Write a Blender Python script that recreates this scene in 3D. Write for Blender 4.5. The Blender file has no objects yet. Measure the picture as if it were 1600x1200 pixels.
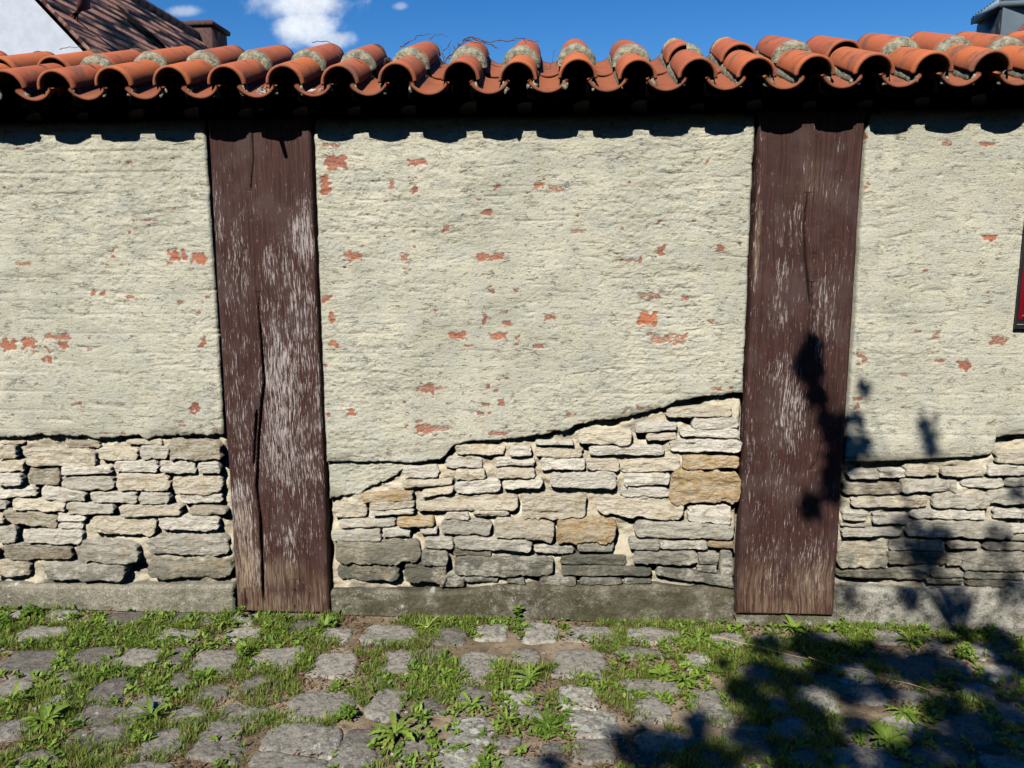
import bpy, math, random
import numpy as np
from mathutils import Vector, Matrix, Euler

random.seed(7); RNG = np.random.default_rng(7)
R = math.radians
scene = bpy.context.scene
COL = scene.collection

# ------------------------------------------------------------------ camera
FPX = 1256.0                                   # focal length in photograph pixels (1600 wide)
CAM = Vector((0.0, -3.3, 1.6))
CAMR = Matrix.Rotation(R(3.2), 3, 'Z') @ Matrix.Rotation(R(90 - 9.7), 3, 'X') @ Matrix.Rotation(R(-0.3), 3, 'Z')
cd = bpy.data.cameras.new('camera'); cd.sensor_width = 36; cd.lens = 36 * FPX / 1600
cd.clip_start = 0.05; cd.clip_end = 3000
cam = bpy.data.objects.new('camera', cd); COL.objects.link(cam)
cam.matrix_world = Matrix.Translation(CAM) @ CAMR.to_4x4()
scene.camera = cam
scene.render.resolution_x = 1024; scene.render.resolution_y = 768

# ------------------------------------------------------------------ light
TOSUN = Vector((-0.25, -1.0, 0.88)).normalized()
sl = bpy.data.lights.new('sun', 'SUN'); sl.energy = 5.0; sl.angle = R(0.5); sl.color = (1.0, 0.955, 0.88)
sun = bpy.data.objects.new('sun', sl); COL.objects.link(sun)
sun.rotation_euler = (-TOSUN).to_track_quat('-Z', 'Y').to_euler(); sun.location = (-3, -12, 12)
scene.view_settings.view_transform = 'Standard'; scene.view_settings.look = 'None'
scene.view_settings.exposure = 0.29; scene.view_settings.gamma = 1.0
scene.view_settings.use_curve_mapping = False
scene.cycles.diffuse_bounces = 0

# ------------------------------------------------------------------ pixel helpers (photograph pixel -> point in the place)
def ray(px, py):
    return CAMR @ Vector(((px - 800) / FPX, -(py - 600) / FPX, -1.0))
def W(px, py, y=0.0):
    d = ray(px, py); t = (y - CAM.y) / d.y
    p = CAM + d * t; return p.x, p.z
def G(px, py, z=0.0):
    d = ray(px, py); t = (z - CAM.z) / d.z
    p = CAM + d * t; return p.x, p.y

# ------------------------------------------------------------------ node helper
class NT:
    def __init__(s, tree): s.t = tree; s.n = tree.nodes; s.l = tree.links
    def node(s, typ, **kw):
        n = s.n.new(typ)
        for k, v in kw.items(): setattr(n, k, v)
        return n
    def put(s, sock, v):
        if isinstance(v, bpy.types.NodeSocket): s.l.new(v, sock)
        elif v is not None:
            if hasattr(sock.default_value, '__len__') and hasattr(v, '__len__') and len(v) == 3 and len(sock.default_value) == 4: v = (*v, 1)
            sock.default_value = v
    def obj(s): return s.node('ShaderNodeTexCoord').outputs['Object']
    def mapping(s, vec, scale=(1, 1, 1), loc=(0, 0, 0), rot=(0, 0, 0)):
        m = s.node('ShaderNodeMapping'); s.put(m.inputs['Vector'], vec)
        m.inputs['Scale'].default_value = scale; m.inputs['Location'].default_value = loc; m.inputs['Rotation'].default_value = rot
        return m.outputs[0]
    def noise(s, vec, scale=5, detail=4, rough=.55, dist=0, col=False):
        n = s.node('ShaderNodeTexNoise'); s.put(n.inputs['Vector'], vec)
        n.inputs['Scale'].default_value = scale; n.inputs['Detail'].default_value = detail
        n.inputs['Roughness'].default_value = rough; n.inputs['Distortion'].default_value = dist
        return n.outputs['Color' if col else 'Fac']
    def vor(s, vec, scale=5, out='Distance', feat='F1'):
        n = s.node('ShaderNodeTexVoronoi', feature=feat); s.put(n.inputs['Vector'], vec); n.inputs['Scale'].default_value = scale
        return n.outputs[out]
    def ramp(s, f, lo, hi, a=0., b=1.):
        n = s.node('ShaderNodeMapRange'); n.interpolation_type = 'SMOOTHSTEP'; s.put(n.inputs['Value'], f)
        n.inputs['From Min'].default_value = lo; n.inputs['From Max'].default_value = hi
        n.inputs['To Min'].default_value = a; n.inputs['To Max'].default_value = b
        return n.outputs[0]
    def math(s, op, a, b=None, c=None):
        n = s.node('ShaderNodeMath', operation=op); s.put(n.inputs[0], a)
        if b is not None: s.put(n.inputs[1], b)
        if c is not None: s.put(n.inputs[2], c)
        return n.outputs[0]
    def mix(s, f, a, b, blend='MIX'):
        n = s.node('ShaderNodeMix', data_type='RGBA', blend_type=blend); s.put(n.inputs[0], f); s.put(n.inputs[6], a); s.put(n.inputs[7], b)
        return n.outputs[2]
    def attr(s, name, out='Fac'):
        n = s.node('ShaderNodeAttribute', attribute_name=name); return n.outputs[out]
    def bump(s, h, strength=.5, dist=.01, nrm=None):
        n = s.node('ShaderNodeBump'); s.put(n.inputs['Height'], h); n.inputs['Strength'].default_value = strength
        n.inputs['Distance'].default_value = dist
        if nrm is not None: s.put(n.inputs['Normal'], nrm)
        return n.outputs[0]
    def sep(s, vec):
        n = s.node('ShaderNodeSeparateXYZ'); s.put(n.inputs[0], vec); return n.outputs
    def rand(s): return s.node('ShaderNodeObjectInfo').outputs['Random']

def material(name, fn, rough=.9, spec=.2):
    m = bpy.data.materials.new(name); m.use_nodes = True
    N = NT(m.node_tree); N.n.clear()
    out = N.node('ShaderNodeOutputMaterial'); b = N.node('ShaderNodeBsdfPrincipled')
    b.inputs['Roughness'].default_value = rough; b.inputs['Specular IOR Level'].default_value = spec
    N.l.new(b.outputs[0], out.inputs[0])
    r = fn(N, b)
    if isinstance(r, tuple): c, nrm = r
    else: c, nrm = r, None
    N.put(b.inputs['Base Color'], c)
    if nrm is not None: N.put(b.inputs['Normal'], nrm)
    return m

# ------------------------------------------------------------------ world: blue sky with a few white clouds
world = bpy.data.worlds.new('World'); scene.world = world; world.use_nodes = True
N = NT(world.node_tree); N.n.clear()
wo = N.node('ShaderNodeOutputWorld'); bg = N.node('ShaderNodeBackground'); N.l.new(bg.outputs[0], wo.inputs[0])
sky = N.node('ShaderNodeTexSky', sky_type='NISHITA'); sky.sun_disc = False
sky.sun_elevation = math.asin(TOSUN.z); sky.sun_rotation = math.atan2(TOSUN.x, TOSUN.y) % (2 * math.pi)
sky.air_density = 1.0; sky.dust_density = 0.0; sky.ozone_density = 3.0; sky.altitude = 1200
gen = N.node('ShaderNodeTexCoord').outputs['Generated']
sx, sy, sz = N.sep(gen)[0:3]
gx = N.math('DIVIDE', sx, sy); gz = N.math('DIVIDE', sz, sy)
cmb = N.node('ShaderNodeCombineXYZ'); N.put(cmb.inputs[0], gx); N.put(cmb.inputs[1], gz)
g2 = cmb.outputs[0]
nz = N.noise(g2, 14, 7, .6, .3)
front = N.ramp(sy, 0.05, .1)
mask = None
def gno(px, py):
    d = ray(px, py); return d.x / d.y, d.z / d.y
for (px, py, rx, ry, st) in ((475, 0, 84, 30, 1.0), (480, 38, 52, 24, .95), (520, 62, 40, 13, .7), (290, 18, 26, 8, .45), (626, 10, 12, 6, .4), (868, 104, 22, 5, .7)):
    cx, cz = gno(px, py)
    ex = N.math('DIVIDE', N.math('SUBTRACT', gx, cx), rx / FPX); ez = N.math('DIVIDE', N.math('SUBTRACT', gz, cz), ry / FPX)
    r2 = N.math('SQRT', N.math('ADD', N.math('MULTIPLY', ex, ex), N.math('MULTIPLY', ez, ez)))
    v = N.math('SUBTRACT', N.math('ADD', 1.0, N.math('MULTIPLY', N.math('SUBTRACT', nz, .5), 2.6)), r2)
    v = N.ramp(v, -.25, .75, 0, st)
    mask = v if mask is None else N.math('MAXIMUM', mask, v)
mask = N.math('MULTIPLY', mask, front)
shade = N.ramp(N.noise(g2, 30, 5, .6), .3, .7, .75, 1.0)
skyc = N.node('ShaderNodeHueSaturation'); N.put(skyc.inputs['Color'], sky.outputs[0]); skyc.inputs['Saturation'].default_value = 1.38
skyc.inputs['Hue'].default_value = .507
cl = N.mix(1.0, N.node('ShaderNodeRGB').outputs[0], shade, 'MULTIPLY')
cl.node.inputs[6].default_value = (1, 1, 1, 1)
for l in list(cl.node.inputs[6].links): N.l.remove(l)
cl.node.inputs[6].default_value = (8.7, 9.3, 10.2, 1)
N.put(bg.inputs['Color'], N.mix(mask, skyc.outputs[0], cl)); bg.inputs['Strength'].default_value = 0.09

# ------------------------------------------------------------------ noise in numpy
def _h(ix, iy, s):
    n = (ix.astype(np.int64) * 374761393 + iy.astype(np.int64) * 668265263 + s * 1442695041) & 0xffffffff
    n = ((n ^ (n >> 13)) * 1274126177) & 0xffffffff
    n = ((n ^ (n >> 16)) * 2246822519) & 0xffffffff
    return ((n ^ (n >> 15)) & 0xffffff) / float(0xffffff)
def vn(x, y, s=0):
    x = np.asarray(x, float); y = np.asarray(y, float)
    ix = np.floor(x); iy = np.floor(y); fx = x - ix; fy = y - iy
    fx = fx * fx * (3 - 2 * fx); fy = fy * fy * (3 - 2 * fy)
    a = _h(ix, iy, s); b = _h(ix + 1, iy, s); c = _h(ix, iy + 1, s); d = _h(ix + 1, iy + 1, s)
    return (a + (b - a) * fx) * (1 - fy) + (c + (d - c) * fx) * fy - .5
def fbm(x, y, s=0, o=4, g=.5):
    r = 0; a = 1.
    for i in range(o): r = r + a * vn(x * 2 ** i, y * 2 ** i, s + i * 17); a *= g
    return r
def sstep(a, b, x):
    t = np.clip((x - a) / (b - a), 0, 1); return t * t * (3 - 2 * t)

# ------------------------------------------------------------------ mesh helpers
def mesh_np(name, V, F, mat=None, parent=None, smooth=False, attrs=None, matidx=None):
    V = np.asarray(V, np.float32); me = bpy.data.meshes.new(name)
    if isinstance(F, np.ndarray):
        k = F.shape[1]; me.vertices.add(len(V)); me.vertices.foreach_set('co', V.ravel())
        me.loops.add(F.size); me.loops.foreach_set('vertex_index', F.ravel().astype(np.int32))
        me.polygons.add(len(F)); me.polygons.foreach_set('loop_start', np.arange(0, F.size, k, dtype=np.int32))
        me.update(calc_edges=True); me.validate()
    else:
        me.from_pydata([tuple(v) for v in V.tolist()], [], F); me.update()
    for k, a in (attrs or {}).items():
        a = np.asarray(a, np.float32)
        if a.ndim == 1: me.attributes.new(k, 'FLOAT', 'POINT').data.foreach_set('value', a)
        else:
            if a.shape[1] == 3: a = np.hstack([a, np.ones((len(a), 1), np.float32)])
            me.attributes.new(k, 'FLOAT_COLOR', 'POINT').data.foreach_set('color', a.ravel())
    if mat is not None:
        for m in (mat if isinstance(mat, (list, tuple)) else [mat]): me.materials.append(m)
    if matidx is not None: me.polygons.foreach_set('material_index', np.asarray(matidx, np.int32))
    if smooth: me.polygons.foreach_set('use_smooth', np.ones(len(me.polygons), bool))
    o = bpy.data.objects.new(name, me); COL.objects.link(o)
    if parent: o.parent = parent
    return o
def grid_faces(nr, nc, off=0):
    i = np.arange(nr - 1)[:, None] * nc + np.arange(nc - 1)[None, :]
    return np.stack([i, i + 1, i + nc + 1, i + nc], -1).reshape(-1, 4) + off
class MB:
    def __init__(s): s.V = []; s.F = []; s.n = 0; s.A = {}; s.M = []
    def add(s, V, F, mi=0, **attrs):
        V = np.asarray(V, float); F = np.asarray(F)
        s.V.append(V); s.F.append(F + s.n); s.M.append(np.full(len(F), mi)); s.n += len(V)
        for k, a in attrs.items():
            a = np.asarray(a, float)
            if a.ndim == 0: a = np.full(len(V), float(a))
            elif a.ndim == 1 and len(a) == 3 and len(V) != 3: a = np.tile(a, (len(V), 1))
            s.A.setdefault(k, []).append(a)
    def box(s, x0, x1, y0, y1, z0, z1, mi=0, mat=None, **attrs):
        V = np.array([[x, y, z] for z in (z0, z1) for y in (y0, y1) for x in (x0, x1)], float)
        if mat is not None: V = V @ np.array(mat.to_3x3()).T + np.array(mat.translation)
        F = np.array([[0, 2, 3, 1], [4, 5, 7, 6], [0, 1, 5, 4], [1, 3, 7, 5], [3, 2, 6, 7], [2, 0, 4, 6]])
        s.add(V, F, mi, **attrs)
    def tube(s, pts, rad, n=6, mi=0, **attrs):
        pts = [Vector(p) for p in pts]; V = []; 
        for i, p in enumerate(pts):
            d = (pts[min(i + 1, len(pts) - 1)] - pts[max(i - 1, 0)]).normalized()
            a = d.cross(Vector((.3, .2, 1)) if abs(d.z) < .9 else Vector((1, .1, 0))).normalized(); b = d.cross(a)
            r = rad[i] if hasattr(rad, '__len__') else rad
            for k in range(n):
                t = 2 * math.pi * k / n; V.append(p + a * (r * math.cos(t)) + b * (r * math.sin(t)))
        F = []
        for i in range(len(pts) - 1):
            for k in range(n):
                F.append([i * n + k, i * n + (k + 1) % n, (i + 1) * n + (k + 1) % n, (i + 1) * n + k])
        s.add(np.array([tuple(v) for v in V]), np.array(F), mi, **attrs)
    def build(s, name, mat, parent=None, smooth=False):
        return mesh_np(name, np.vstack(s.V), np.vstack(s.F), mat, parent, smooth, {k: np.concatenate(a) for k, a in s.A.items()}, np.concatenate(s.M))
def tag(o, label=None, cat=None, group=None, kind=None):
    if label: o['label'] = label
    if cat: o['category'] = cat
    if group: o['group'] = group
    if kind: o['kind'] = kind
    return o
def empty(name, loc=(0, 0, 0), parent=None):
    o = bpy.data.objects.new(name, None); o.location = loc; o.empty_display_size = .1; COL.objects.link(o)
    if parent: o.parent = parent
    return o

# ------------------------------------------------------------------ materials
def f_plaster(N, b):
    v = N.obj()
    big = N.noise(v, 2.2, 5, .6, .4); mid = N.noise(v, 11, 5, .65); fine = N.noise(v, 160, 4, .7)
    st = N.noise(N.mapping(v, (14, 60, 60)), 1.0, 6, .7, 1.2)
    c = N.mix(N.ramp(big, .35, .65), (.445, .433, .333), (.58, .555, .433))
    c = N.mix(N.ramp(mid, .42, .66, 0, .6), c, (.43, .445, .395))
    c = N.mix(N.ramp(N.noise(v, 5, 4, .6, 1.5), .52, .7, 0, .45), c, (.62, .58, .47))
    dr = N.noise(N.mapping(v, (9, 20, .8)), 1, 4, .6)
    c = N.mix(N.ramp(dr, .56, .72, 0, .3), c, (.33, .32, .26))
    c = N.mix(N.ramp(st, .55, .75, 0, .30), c, (.64, .60, .45))
    c = N.mix(N.ramp(fine, .34, .46, .65, 0), c, (.24, .22, .165))
    c = N.mix(N.ramp(fine, .56, .68, 0, .5), c, (.68, .64, .52))
    c = N.mix(N.ramp(N.noise(N.mapping(v, (30, 60, 85)), 1, 4, .75), .30, .38, .7, 0), c, (.17, .155, .12))
    cn = N.noise(N.mapping(v, (9, 60, 55)), 1, 3, .6, .5); cm_ = N.noise(N.mapping(v, (16, 60, 30)), 1, 4, .6)
    crk = N.math('MULTIPLY', N.ramp(N.math('ABSOLUTE', N.math('SUBTRACT', cn, .5)), .004, .020, 1, 0), N.ramp(cm_, .50, .60))
    c = N.mix(N.math('MULTIPLY', crk, .8), c, (.14, .125, .095))
    # bare brick where the render has come off
    a = N.math('ADD', N.attr('brick'), N.math('MULTIPLY', N.math('SUBTRACT', N.noise(N.mapping(v, (75, 100, 250)), 1, 5, .75), .5), 1.5))
    m = N.math('MULTIPLY', N.ramp(a, .50, .66), .93)
    bc = N.mix(N.attr('bhue'), (.27, .085, .065), (.46, .13, .055))
    bc = N.mix(N.ramp(fine, .35, .7, 0, .5), bc, (.55, .26, .17))
    c = N.mix(m, c, bc)
    c = N.mix(N.attr('stain'), c, (.16, .15, .11))
    h = N.math('ADD', N.math('MULTIPLY', fine, .8), N.math('ADD', N.math('MULTIPLY', st, .8), N.math('MULTIPLY', N.noise(v, 60, 5, .75), .8)))
    h = N.math('SUBTRACT', h, N.math('ADD', N.math('MULTIPLY', m, .25), N.math('MULTIPLY', crk, .7)))
    return c, N.bump(h, .75, .0075)
M_plaster = material('lime_plaster', f_plaster, .95, .1)

def f_stone(N, b):
    v = N.obj(); base = N.attr('scol', 'Color')
    n1 = N.noise(v, 18, 6, .65, .5); n2 = N.noise(N.mapping(v, (30, 60, 140)), 1, 6, .7, .6); n3 = N.noise(v, 190, 3, .7)
    c = N.mix(N.ramp(n1, .35, .65, 0, .55), base, (.66, .61, .50))
    c = N.mix(N.ramp(n1, .32, .5, .5, 0), c, (.33, .23, .11))
    c = N.mix(N.ramp(n2, .26, .46, .55, 0), c, (.17, .14, .10))
    c = N.mix(N.ramp(n3, .3, .45, .4, 0), c, (.20, .17, .12))
    c = N.mix(N.ramp(n3, .55, .68, 0, .5), c, (.70, .66, .56))
    z = N.sep(v)[2]
    xs_ = N.sep(v)[0]; zl = N.math('ADD', z, N.ramp(xs_, -1.2, -.7, .12, 0))
    moss = N.math('MULTIPLY', N.ramp(zl, .18, .50, .92, 0), N.ramp(N.noise(v, 9, 6, .7), .36, .56))
    c = N.mix(moss, c, (.11, .11, .085))
    h = N.math('ADD', n2, N.math('ADD', N.math('MULTIPLY', n3, .35), N.math('MULTIPLY', N.noise(v, 55, 6, .7), .9)))
    return c, N.bump(h, 1.0, .014)
M_stone = material('rubble_stone', f_stone, .9, .15)

def f_mortar(N, b):
    v = N.obj(); n1 = N.noise(v, 14, 6, .6); n3 = N.noise(v, 140, 4, .7)
    c = N.mix(N.ramp(n1, .35, .65), (.58, .50, .36), (.72, .65, .50))
    c = N.mix(N.ramp(n3, .3, .45, .4, 0), c, (.3, .24, .15))
    z = N.sep(v)[2]
    c = N.mix(N.math('MULTIPLY', N.ramp(z, .1, .45, .8, 0), N.ramp(N.noise(v, 7, 5, .7), .38, .6)), c, (.25, .24, .18))
    return c, N.bump(N.math('ADD', n3, N.noise(v, 40, 5, .7)), .9, .009)
M_mortar = material('sandy_mortar', f_mortar, .95, .1)

def f_plinth(N, b):
    v = N.obj(); n1 = N.noise(v, 5, 7, .65, .6); n2 = N.noise(v, 28, 6, .7); n3 = N.noise(v, 150, 3, .7)
    c = N.mix(N.ramp(n1, .35, .62), (.055, .05, .032), (.23, .21, .155))
    c = N.mix(N.ramp(n2, .52, .64, 0, .6), c, (.38, .37, .31))
    c = N.mix(N.ramp(n2, .32, .45, .8, 0), c, (.06, .055, .04))
    x, y, z = N.sep(v)[0:3]
    c = N.mix(N.math('MULTIPLY', N.ramp(z, .13, .2), N.ramp(n1, .42, .6)), c, (.42, .39, .31))
    c = N.mix(N.math('MULTIPLY', N.ramp(z, .0, .14, .7, 0), N.ramp(N.noise(v, 8, 4), .45, .6)), c, (.07, .09, .03))
    c = N.mix(N.ramp(x, -1.5, -1.0, .25, 0), c, (.44, .41, .32))
    c = N.mix(N.math('MULTIPLY', N.ramp(x, 1.15, 1.35), N.ramp(n2, .40, .55, .2, .8)), c, (.40, .385, .33))
    c = N.mix(N.ramp(n3, .36, .46, .6, 0), c, (.05, .045, .035))
    c = N.mix(N.ramp(n3, .56, .66, 0, .6), c, (.46, .44, .37))
    c = N.mix(N.ramp(N.noise(v, 45, 4, .7), .62, .68, 0, .8), c, (.48, .47, .42))
    c = N.mix(N.math('MULTIPLY', N.math('MULTIPLY', N.ramp(x, -1.05, -.8), N.ramp(x, .9, 1.25, 1, 0)), N.ramp(N.noise(v, 6, 6, .7), .40, .56, .1, .75)), c, (.065, .058, .032))
    lic = N.ramp(N.math('ADD', N.vor(N.mapping(v, (1, .2, 1)), 9), N.math('MULTIPLY', n2, .12)), .15, .19, 1, 0)
    lic = N.math('MULTIPLY', lic, N.ramp(N.noise(v, 4, 2), .52, .6))
    c = N.mix(lic, c, (.52, .53, .47))
    return c, N.bump(N.math('ADD', N.math('MULTIPLY', n3, .5), n2), .9, .009)
M_plinth = material('weathered_plinth', f_plinth, .95, .1)

def f_wood(N, b):
    v = N.obj()
    wv = N.noise(v, 3.0, 3, .5)
    vec = N.mapping(v, (1, 1, 1)); sx = N.sep(vec)
    cx = N.node('ShaderNodeCombineXYZ')
    N.put(cx.inputs[0], N.math('ADD', sx[0], N.math('MULTIPLY', wv, .05))); N.put(cx.inputs[2], sx[2]); N.put(cx.inputs[1], sx[1])
    gv = cx.outputs[0]
    grain = N.noise(N.mapping(gv, (170, 40, 5)), 1, 6, .65)
    fleck = N.math('ADD', N.noise(N.mapping(gv, (340, 60, 17)), 1, 5, .75, .1), N.math('MULTIPLY', N.math('SUBTRACT', N.noise(N.mapping(gv, (75, 30, 22)), 1, 4, .6), .5), .28))
    c = N.mix(N.ramp(grain, .3, .7), (.027, .0105, .008), (.072, .029, .0215))
    c = N.mix(N.ramp(N.noise(v, 6, 4), .45, .65, 0, .5), c, (.085, .055, .05))
    wear = N.math('ADD', N.attr('wear'), N.math('MULTIPLY', N.math('SUBTRACT', N.noise(v, 9, 5, .7), .5), .55))
    thr = N.math('ADD', fleck, N.math('MULTIPLY', wear, .19))
    m = N.ramp(thr, .665, .69)
    wc = N.mix(N.attr('bare'), (.42, .37, .35), (.34, .26, .17))
    wc = N.mix(N.ramp(grain, .3, .55, .65, 0), wc, (.12, .085, .065))
    c = N.mix(m, c, wc)
    bare = N.math('MULTIPLY', N.math('MULTIPLY', N.attr('bare'), .75), N.ramp(N.noise(N.mapping(gv, (60, 20, 9)), 1, 5, .7), .35, .55))
    c = N.mix(bare, c, N.mix(N.ramp(grain, .35, .6), (.10, .055, .035), (.36, .27, .17)))
    c = N.mix(N.attr('crack'), c, (.008, .005, .004))
    h = N.math('ADD', grain, N.math('MULTIPLY', fleck, .6))
    return c, N.bump(h, .7, .005)
M_wood = material('painted_timber', f_wood, .72, .3)

def f_tile(N, b):
    v = N.obj(); r = N.rand()
    ofs = N.node('ShaderNodeCombineXYZ'); N.put(ofs.inputs[0], N.math('MULTIPLY', r, 37)); N.put(ofs.inputs[1], N.math('MULTIPLY', r, 91))
    va = N.node('ShaderNodeVectorMath', operation='ADD'); N.put(va.inputs[0], v); N.put(va.inputs[1], ofs.outputs[0]); v2 = va.outputs[0]
    n1 = N.noise(v2, 9, 4, .6, .3); n2 = N.noise(v2, 70, 5, .7); n3 = N.noise(v2, 300, 2, .6)
    c = N.mix(N.ramp(r, 0, 1), (.55, .150, .050), (.42, .112, .055))
    c = N.mix(N.ramp(N.noise(v2, 25, 4), .4, .7, 0, .5), c, (.55, .16, .065))
    c = N.mix(N.ramp(n1, .52, .66, 0, .7), c, N.mix(N.ramp(n2, .4, .6), (.13, .07, .055), (.23, .12, .085)))
    c = N.mix(N.ramp(n2, .28, .40, .55, 0), c, (.16, .07, .045))
    c = N.mix(N.ramp(N.noise(v2, 130, 3), .66, .72, 0, .5), c, (.4, .36, .27))
    c = N.mix(N.attr('edge'), c, N.mix(n2, (.10, .05, .035), (.30, .10, .05)))
    return c, N.bump(N.math('ADD', n2, N.math('MULTIPLY', n3, .5)), .45, .003)
M_tile = material('terracotta', f_tile, .8, .25)

def f_gmort(N, b):
    v = N.obj(); n1 = N.noise(v, 40, 5, .7); n2 = N.noise(v, 170, 4, .7)
    c = N.mix(N.ramp(n1, .35, .65), (.20, .18, .13), (.46, .42, .30))
    c = N.mix(N.ramp(n2, .3, .45, .7, 0), c, (.08, .075, .05))
    c = N.mix(N.ramp(N.noise(v, 75, 3), .6, .68, 0, .8), c, (.55, .53, .40))
    return c, N.bump(N.math('ADD', n1, n2), 1.0, .008)
M_gmort = material('roof_mortar', f_gmort, .95, .1)
def f_dmort(N, b):
    v = N.obj(); n1 = N.noise(v, 30, 5, .7); n2 = N.noise(v, 170, 4, .7)
    c = N.mix(N.ramp(n1, .4, .6), (.085, .045, .035), (.17, .12, .085))
    c = N.mix(N.ramp(n2, .3, .45, .7, 0), c, (.04, .03, .025))
    return c, N.bump(N.math('ADD', n1, n2), .9, .006)
M_dmort = material('dark_roof_mortar', f_dmort, .95, .1)

def f_ground(N, b):
    v = N.obj(); n1 = N.noise(v, 3.5, 6, .6, .4); n2 = N.noise(v, 30, 6, .7); n3 = N.noise(v, 220, 3, .7)
    c = N.mix(N.ramp(n1, .38, .62), (.26, .19, .12), (.54, .42, .28))
    c = N.mix(N.ramp(n2, .35, .5, .7, 0), c, (.07, .05, .03))
    c = N.mix(N.ramp(n3, .6, .7, 0, .7), c, (.42, .36, .27))
    c = N.mix(N.ramp(n2, .6, .7, 0, .6), c, (.16, .09, .055))
    return c, N.bump(N.math('ADD', n2, n3), 1.0, .012)
M_ground = material('sandy_soil', f_ground, .97, .05)

def f_cobble(N, b):
    v = N.obj(); base = N.attr('scol', 'Color'); n1 = N.noise(v, 14, 6, .65, .4); n2 = N.noise(v, 90, 5, .7); n3 = N.noise(v, 320, 2, .7)
    c = N.mix(N.ramp(n1, .35, .65, 0, .5), base, (.31, .285, .235))
    c = N.mix(N.ramp(N.noise(v, 38, 4, .7), .36, .52, .6, 0), c, (.055, .052, .048))
    c = N.mix(N.ramp(n2, .3, .50, .75, 0), c, (.05, .048, .045))
    c = N.mix(N.ramp(n2, .56, .68, 0, .6), c, (.42, .42, .39))
    c = N.mix(N.ramp(n3, .62, .7, 0, .5), c, (.42, .42, .40))
    lw = N.noise(v, 30, 4, .7, .8)
    lic = N.math('MULTIPLY', N.ramp(N.math('ADD', lw, N.math('MULTIPLY', N.attr('lich'), .20)), .70, .76), 1.0)
    c = N.mix(N.math('MULTIPLY', lic, .7), c, N.mix(n2, (.42, .44, .36), (.62, .62, .55)))
    dots = N.ramp(N.vor(v, 60), .10, .14, .9, 0)
    dots = N.math('MULTIPLY', dots, N.ramp(N.noise(v, 11, 2), .55, .62))
    c = N.mix(dots, c, (.58, .58, .52))
    return c, N.bump(N.math('ADD', n1, N.math('ADD', n2, N.math('MULTIPLY', n3, .4))), .8, .008)
M_cobble = material('granite_cobble', f_cobble, .85, .25)

def leafmat(name, a, bcol, dry=(.28, .19, .08), dryamt=.12, trans=.35):
    m = bpy.data.materials.new(name); m.use_nodes = True; N = NT(m.node_tree); N.n.clear()
    out = N.node('ShaderNodeOutputMaterial')
    v = N.obj(); t = N.attr('tint')
    c = N.mix(N.ramp(t, 0, 1), a, bcol)
    c = N.mix(N.ramp(N.math('ADD', t, N.math('MULTIPLY', N.noise(v, 6, 3), .3)), 1.12 - dryamt, 1.2 - dryamt), c, dry)
    c = N.mix(N.ramp(N.noise(v, 120, 3), .35, .65, 0, .35), c, a)
    p = N.node('ShaderNodeBsdfPrincipled'); p.inputs['Roughness'].default_value = .5; p.inputs['Specular IOR Level'].default_value = .3
    N.put(p.inputs['Base Color'], c); tr = N.node('ShaderNodeBsdfTranslucent'); N.put(tr.inputs['Color'], c)
    mx = N.node('ShaderNodeMixShader'); mx.inputs[0].default_value = trans
    N.l.new(p.outputs[0], mx.inputs[1]); N.l.new(tr.outputs[0], mx.inputs[2]); N.l.new(mx.outputs[0], out.inputs[0])
    return m
M_grass = leafmat('grass_blades', (.09, .165, .018), (.33, .39, .07), dryamt=.02)
M_leaf = leafmat('weed_leaf', (.10, .20, .024), (.32, .44, .07), dryamt=-.1)
M_litter = leafmat('dry_litter', (.13, .06, .035), (.30, .20, .10), dry=(.35, .25, .13), dryamt=.2, trans=.15)
M_tree = leafmat('tree_leaf', (.05, .10, .02), (.09, .16, .03), dryamt=-.2, trans=.1)
def plain(name, col, col2=None, sc=20, rough=.8, spec=.2, bump=.3, bd=.004):
    def f(N, b):
        v = N.obj(); n = N.noise(v, sc, 5, .65)
        return N.mix(N.ramp(n, .35, .65), col, col2 or tuple(x * .7 for x in col)), N.bump(n, bump, bd)
    return material(name, f, rough, spec)
M_bark = plain('bark', (.12, .085, .06), (.05, .035, .025), 30)
M_twig = plain('dry_twig_wood', (.16, .11, .085), (.055, .035, .028), 60)
M_twigpale = plain('pale_straw', (.62, .46, .24), (.40, .28, .14), 60)
M_white = plain('petal_white', (.8, .8, .78))
M_yellow = plain('petal_yellow', (.7, .5, .05))
M_red = plain('sign_red', (.19, .004, .012), (.14, .004, .01), 3, .25, .5, .02)
M_black = plain('sign_black', (.012, .012, .013), (.02, .02, .02), 20, .4, .4, .05)
M_eaveblack = plain('eave_shade_black', (.0035, .003, .0025), (.002, .002, .002), 40, .95, .0)  # near-black colour so parts using it read as shade under the eaves
M_metal = plain('screw_metal', (.3, .28, .27), (.15, .14, .13), 60, .4, .5)

# ------------------------------------------------------------------ ground (one sheet to the horizon)
TREND = lambda x, y: .006 * fbm(x * 3, y * 3, 5, 4) + .010 * fbm(x * .8, y * .8, 9, 2)
gxs = np.concatenate([-np.geomspace(600, 3.7, 22), np.arange(-3.6, 3.61, .025), np.geomspace(3.7, 600, 22)])
gys = np.concatenate([-np.geomspace(600, 3.2, 22), np.arange(-3.1, .06, .025), np.geomspace(.1, 600, 26)])
GX, GY = np.meshgrid(gxs, gys)
fade = sstep(4.5, 3.4, np.abs(GX)) * sstep(-4, -3, GY) * sstep(.4, .05, GY)
GZ = TREND(GX, GY) * fade - .012
gr = mesh_np('ground', np.stack([GX, GY, GZ], -1).reshape(-1, 3), grid_faces(len(gys), len(gxs)), M_ground, smooth=True)
tag(gr, kind='structure')

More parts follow.
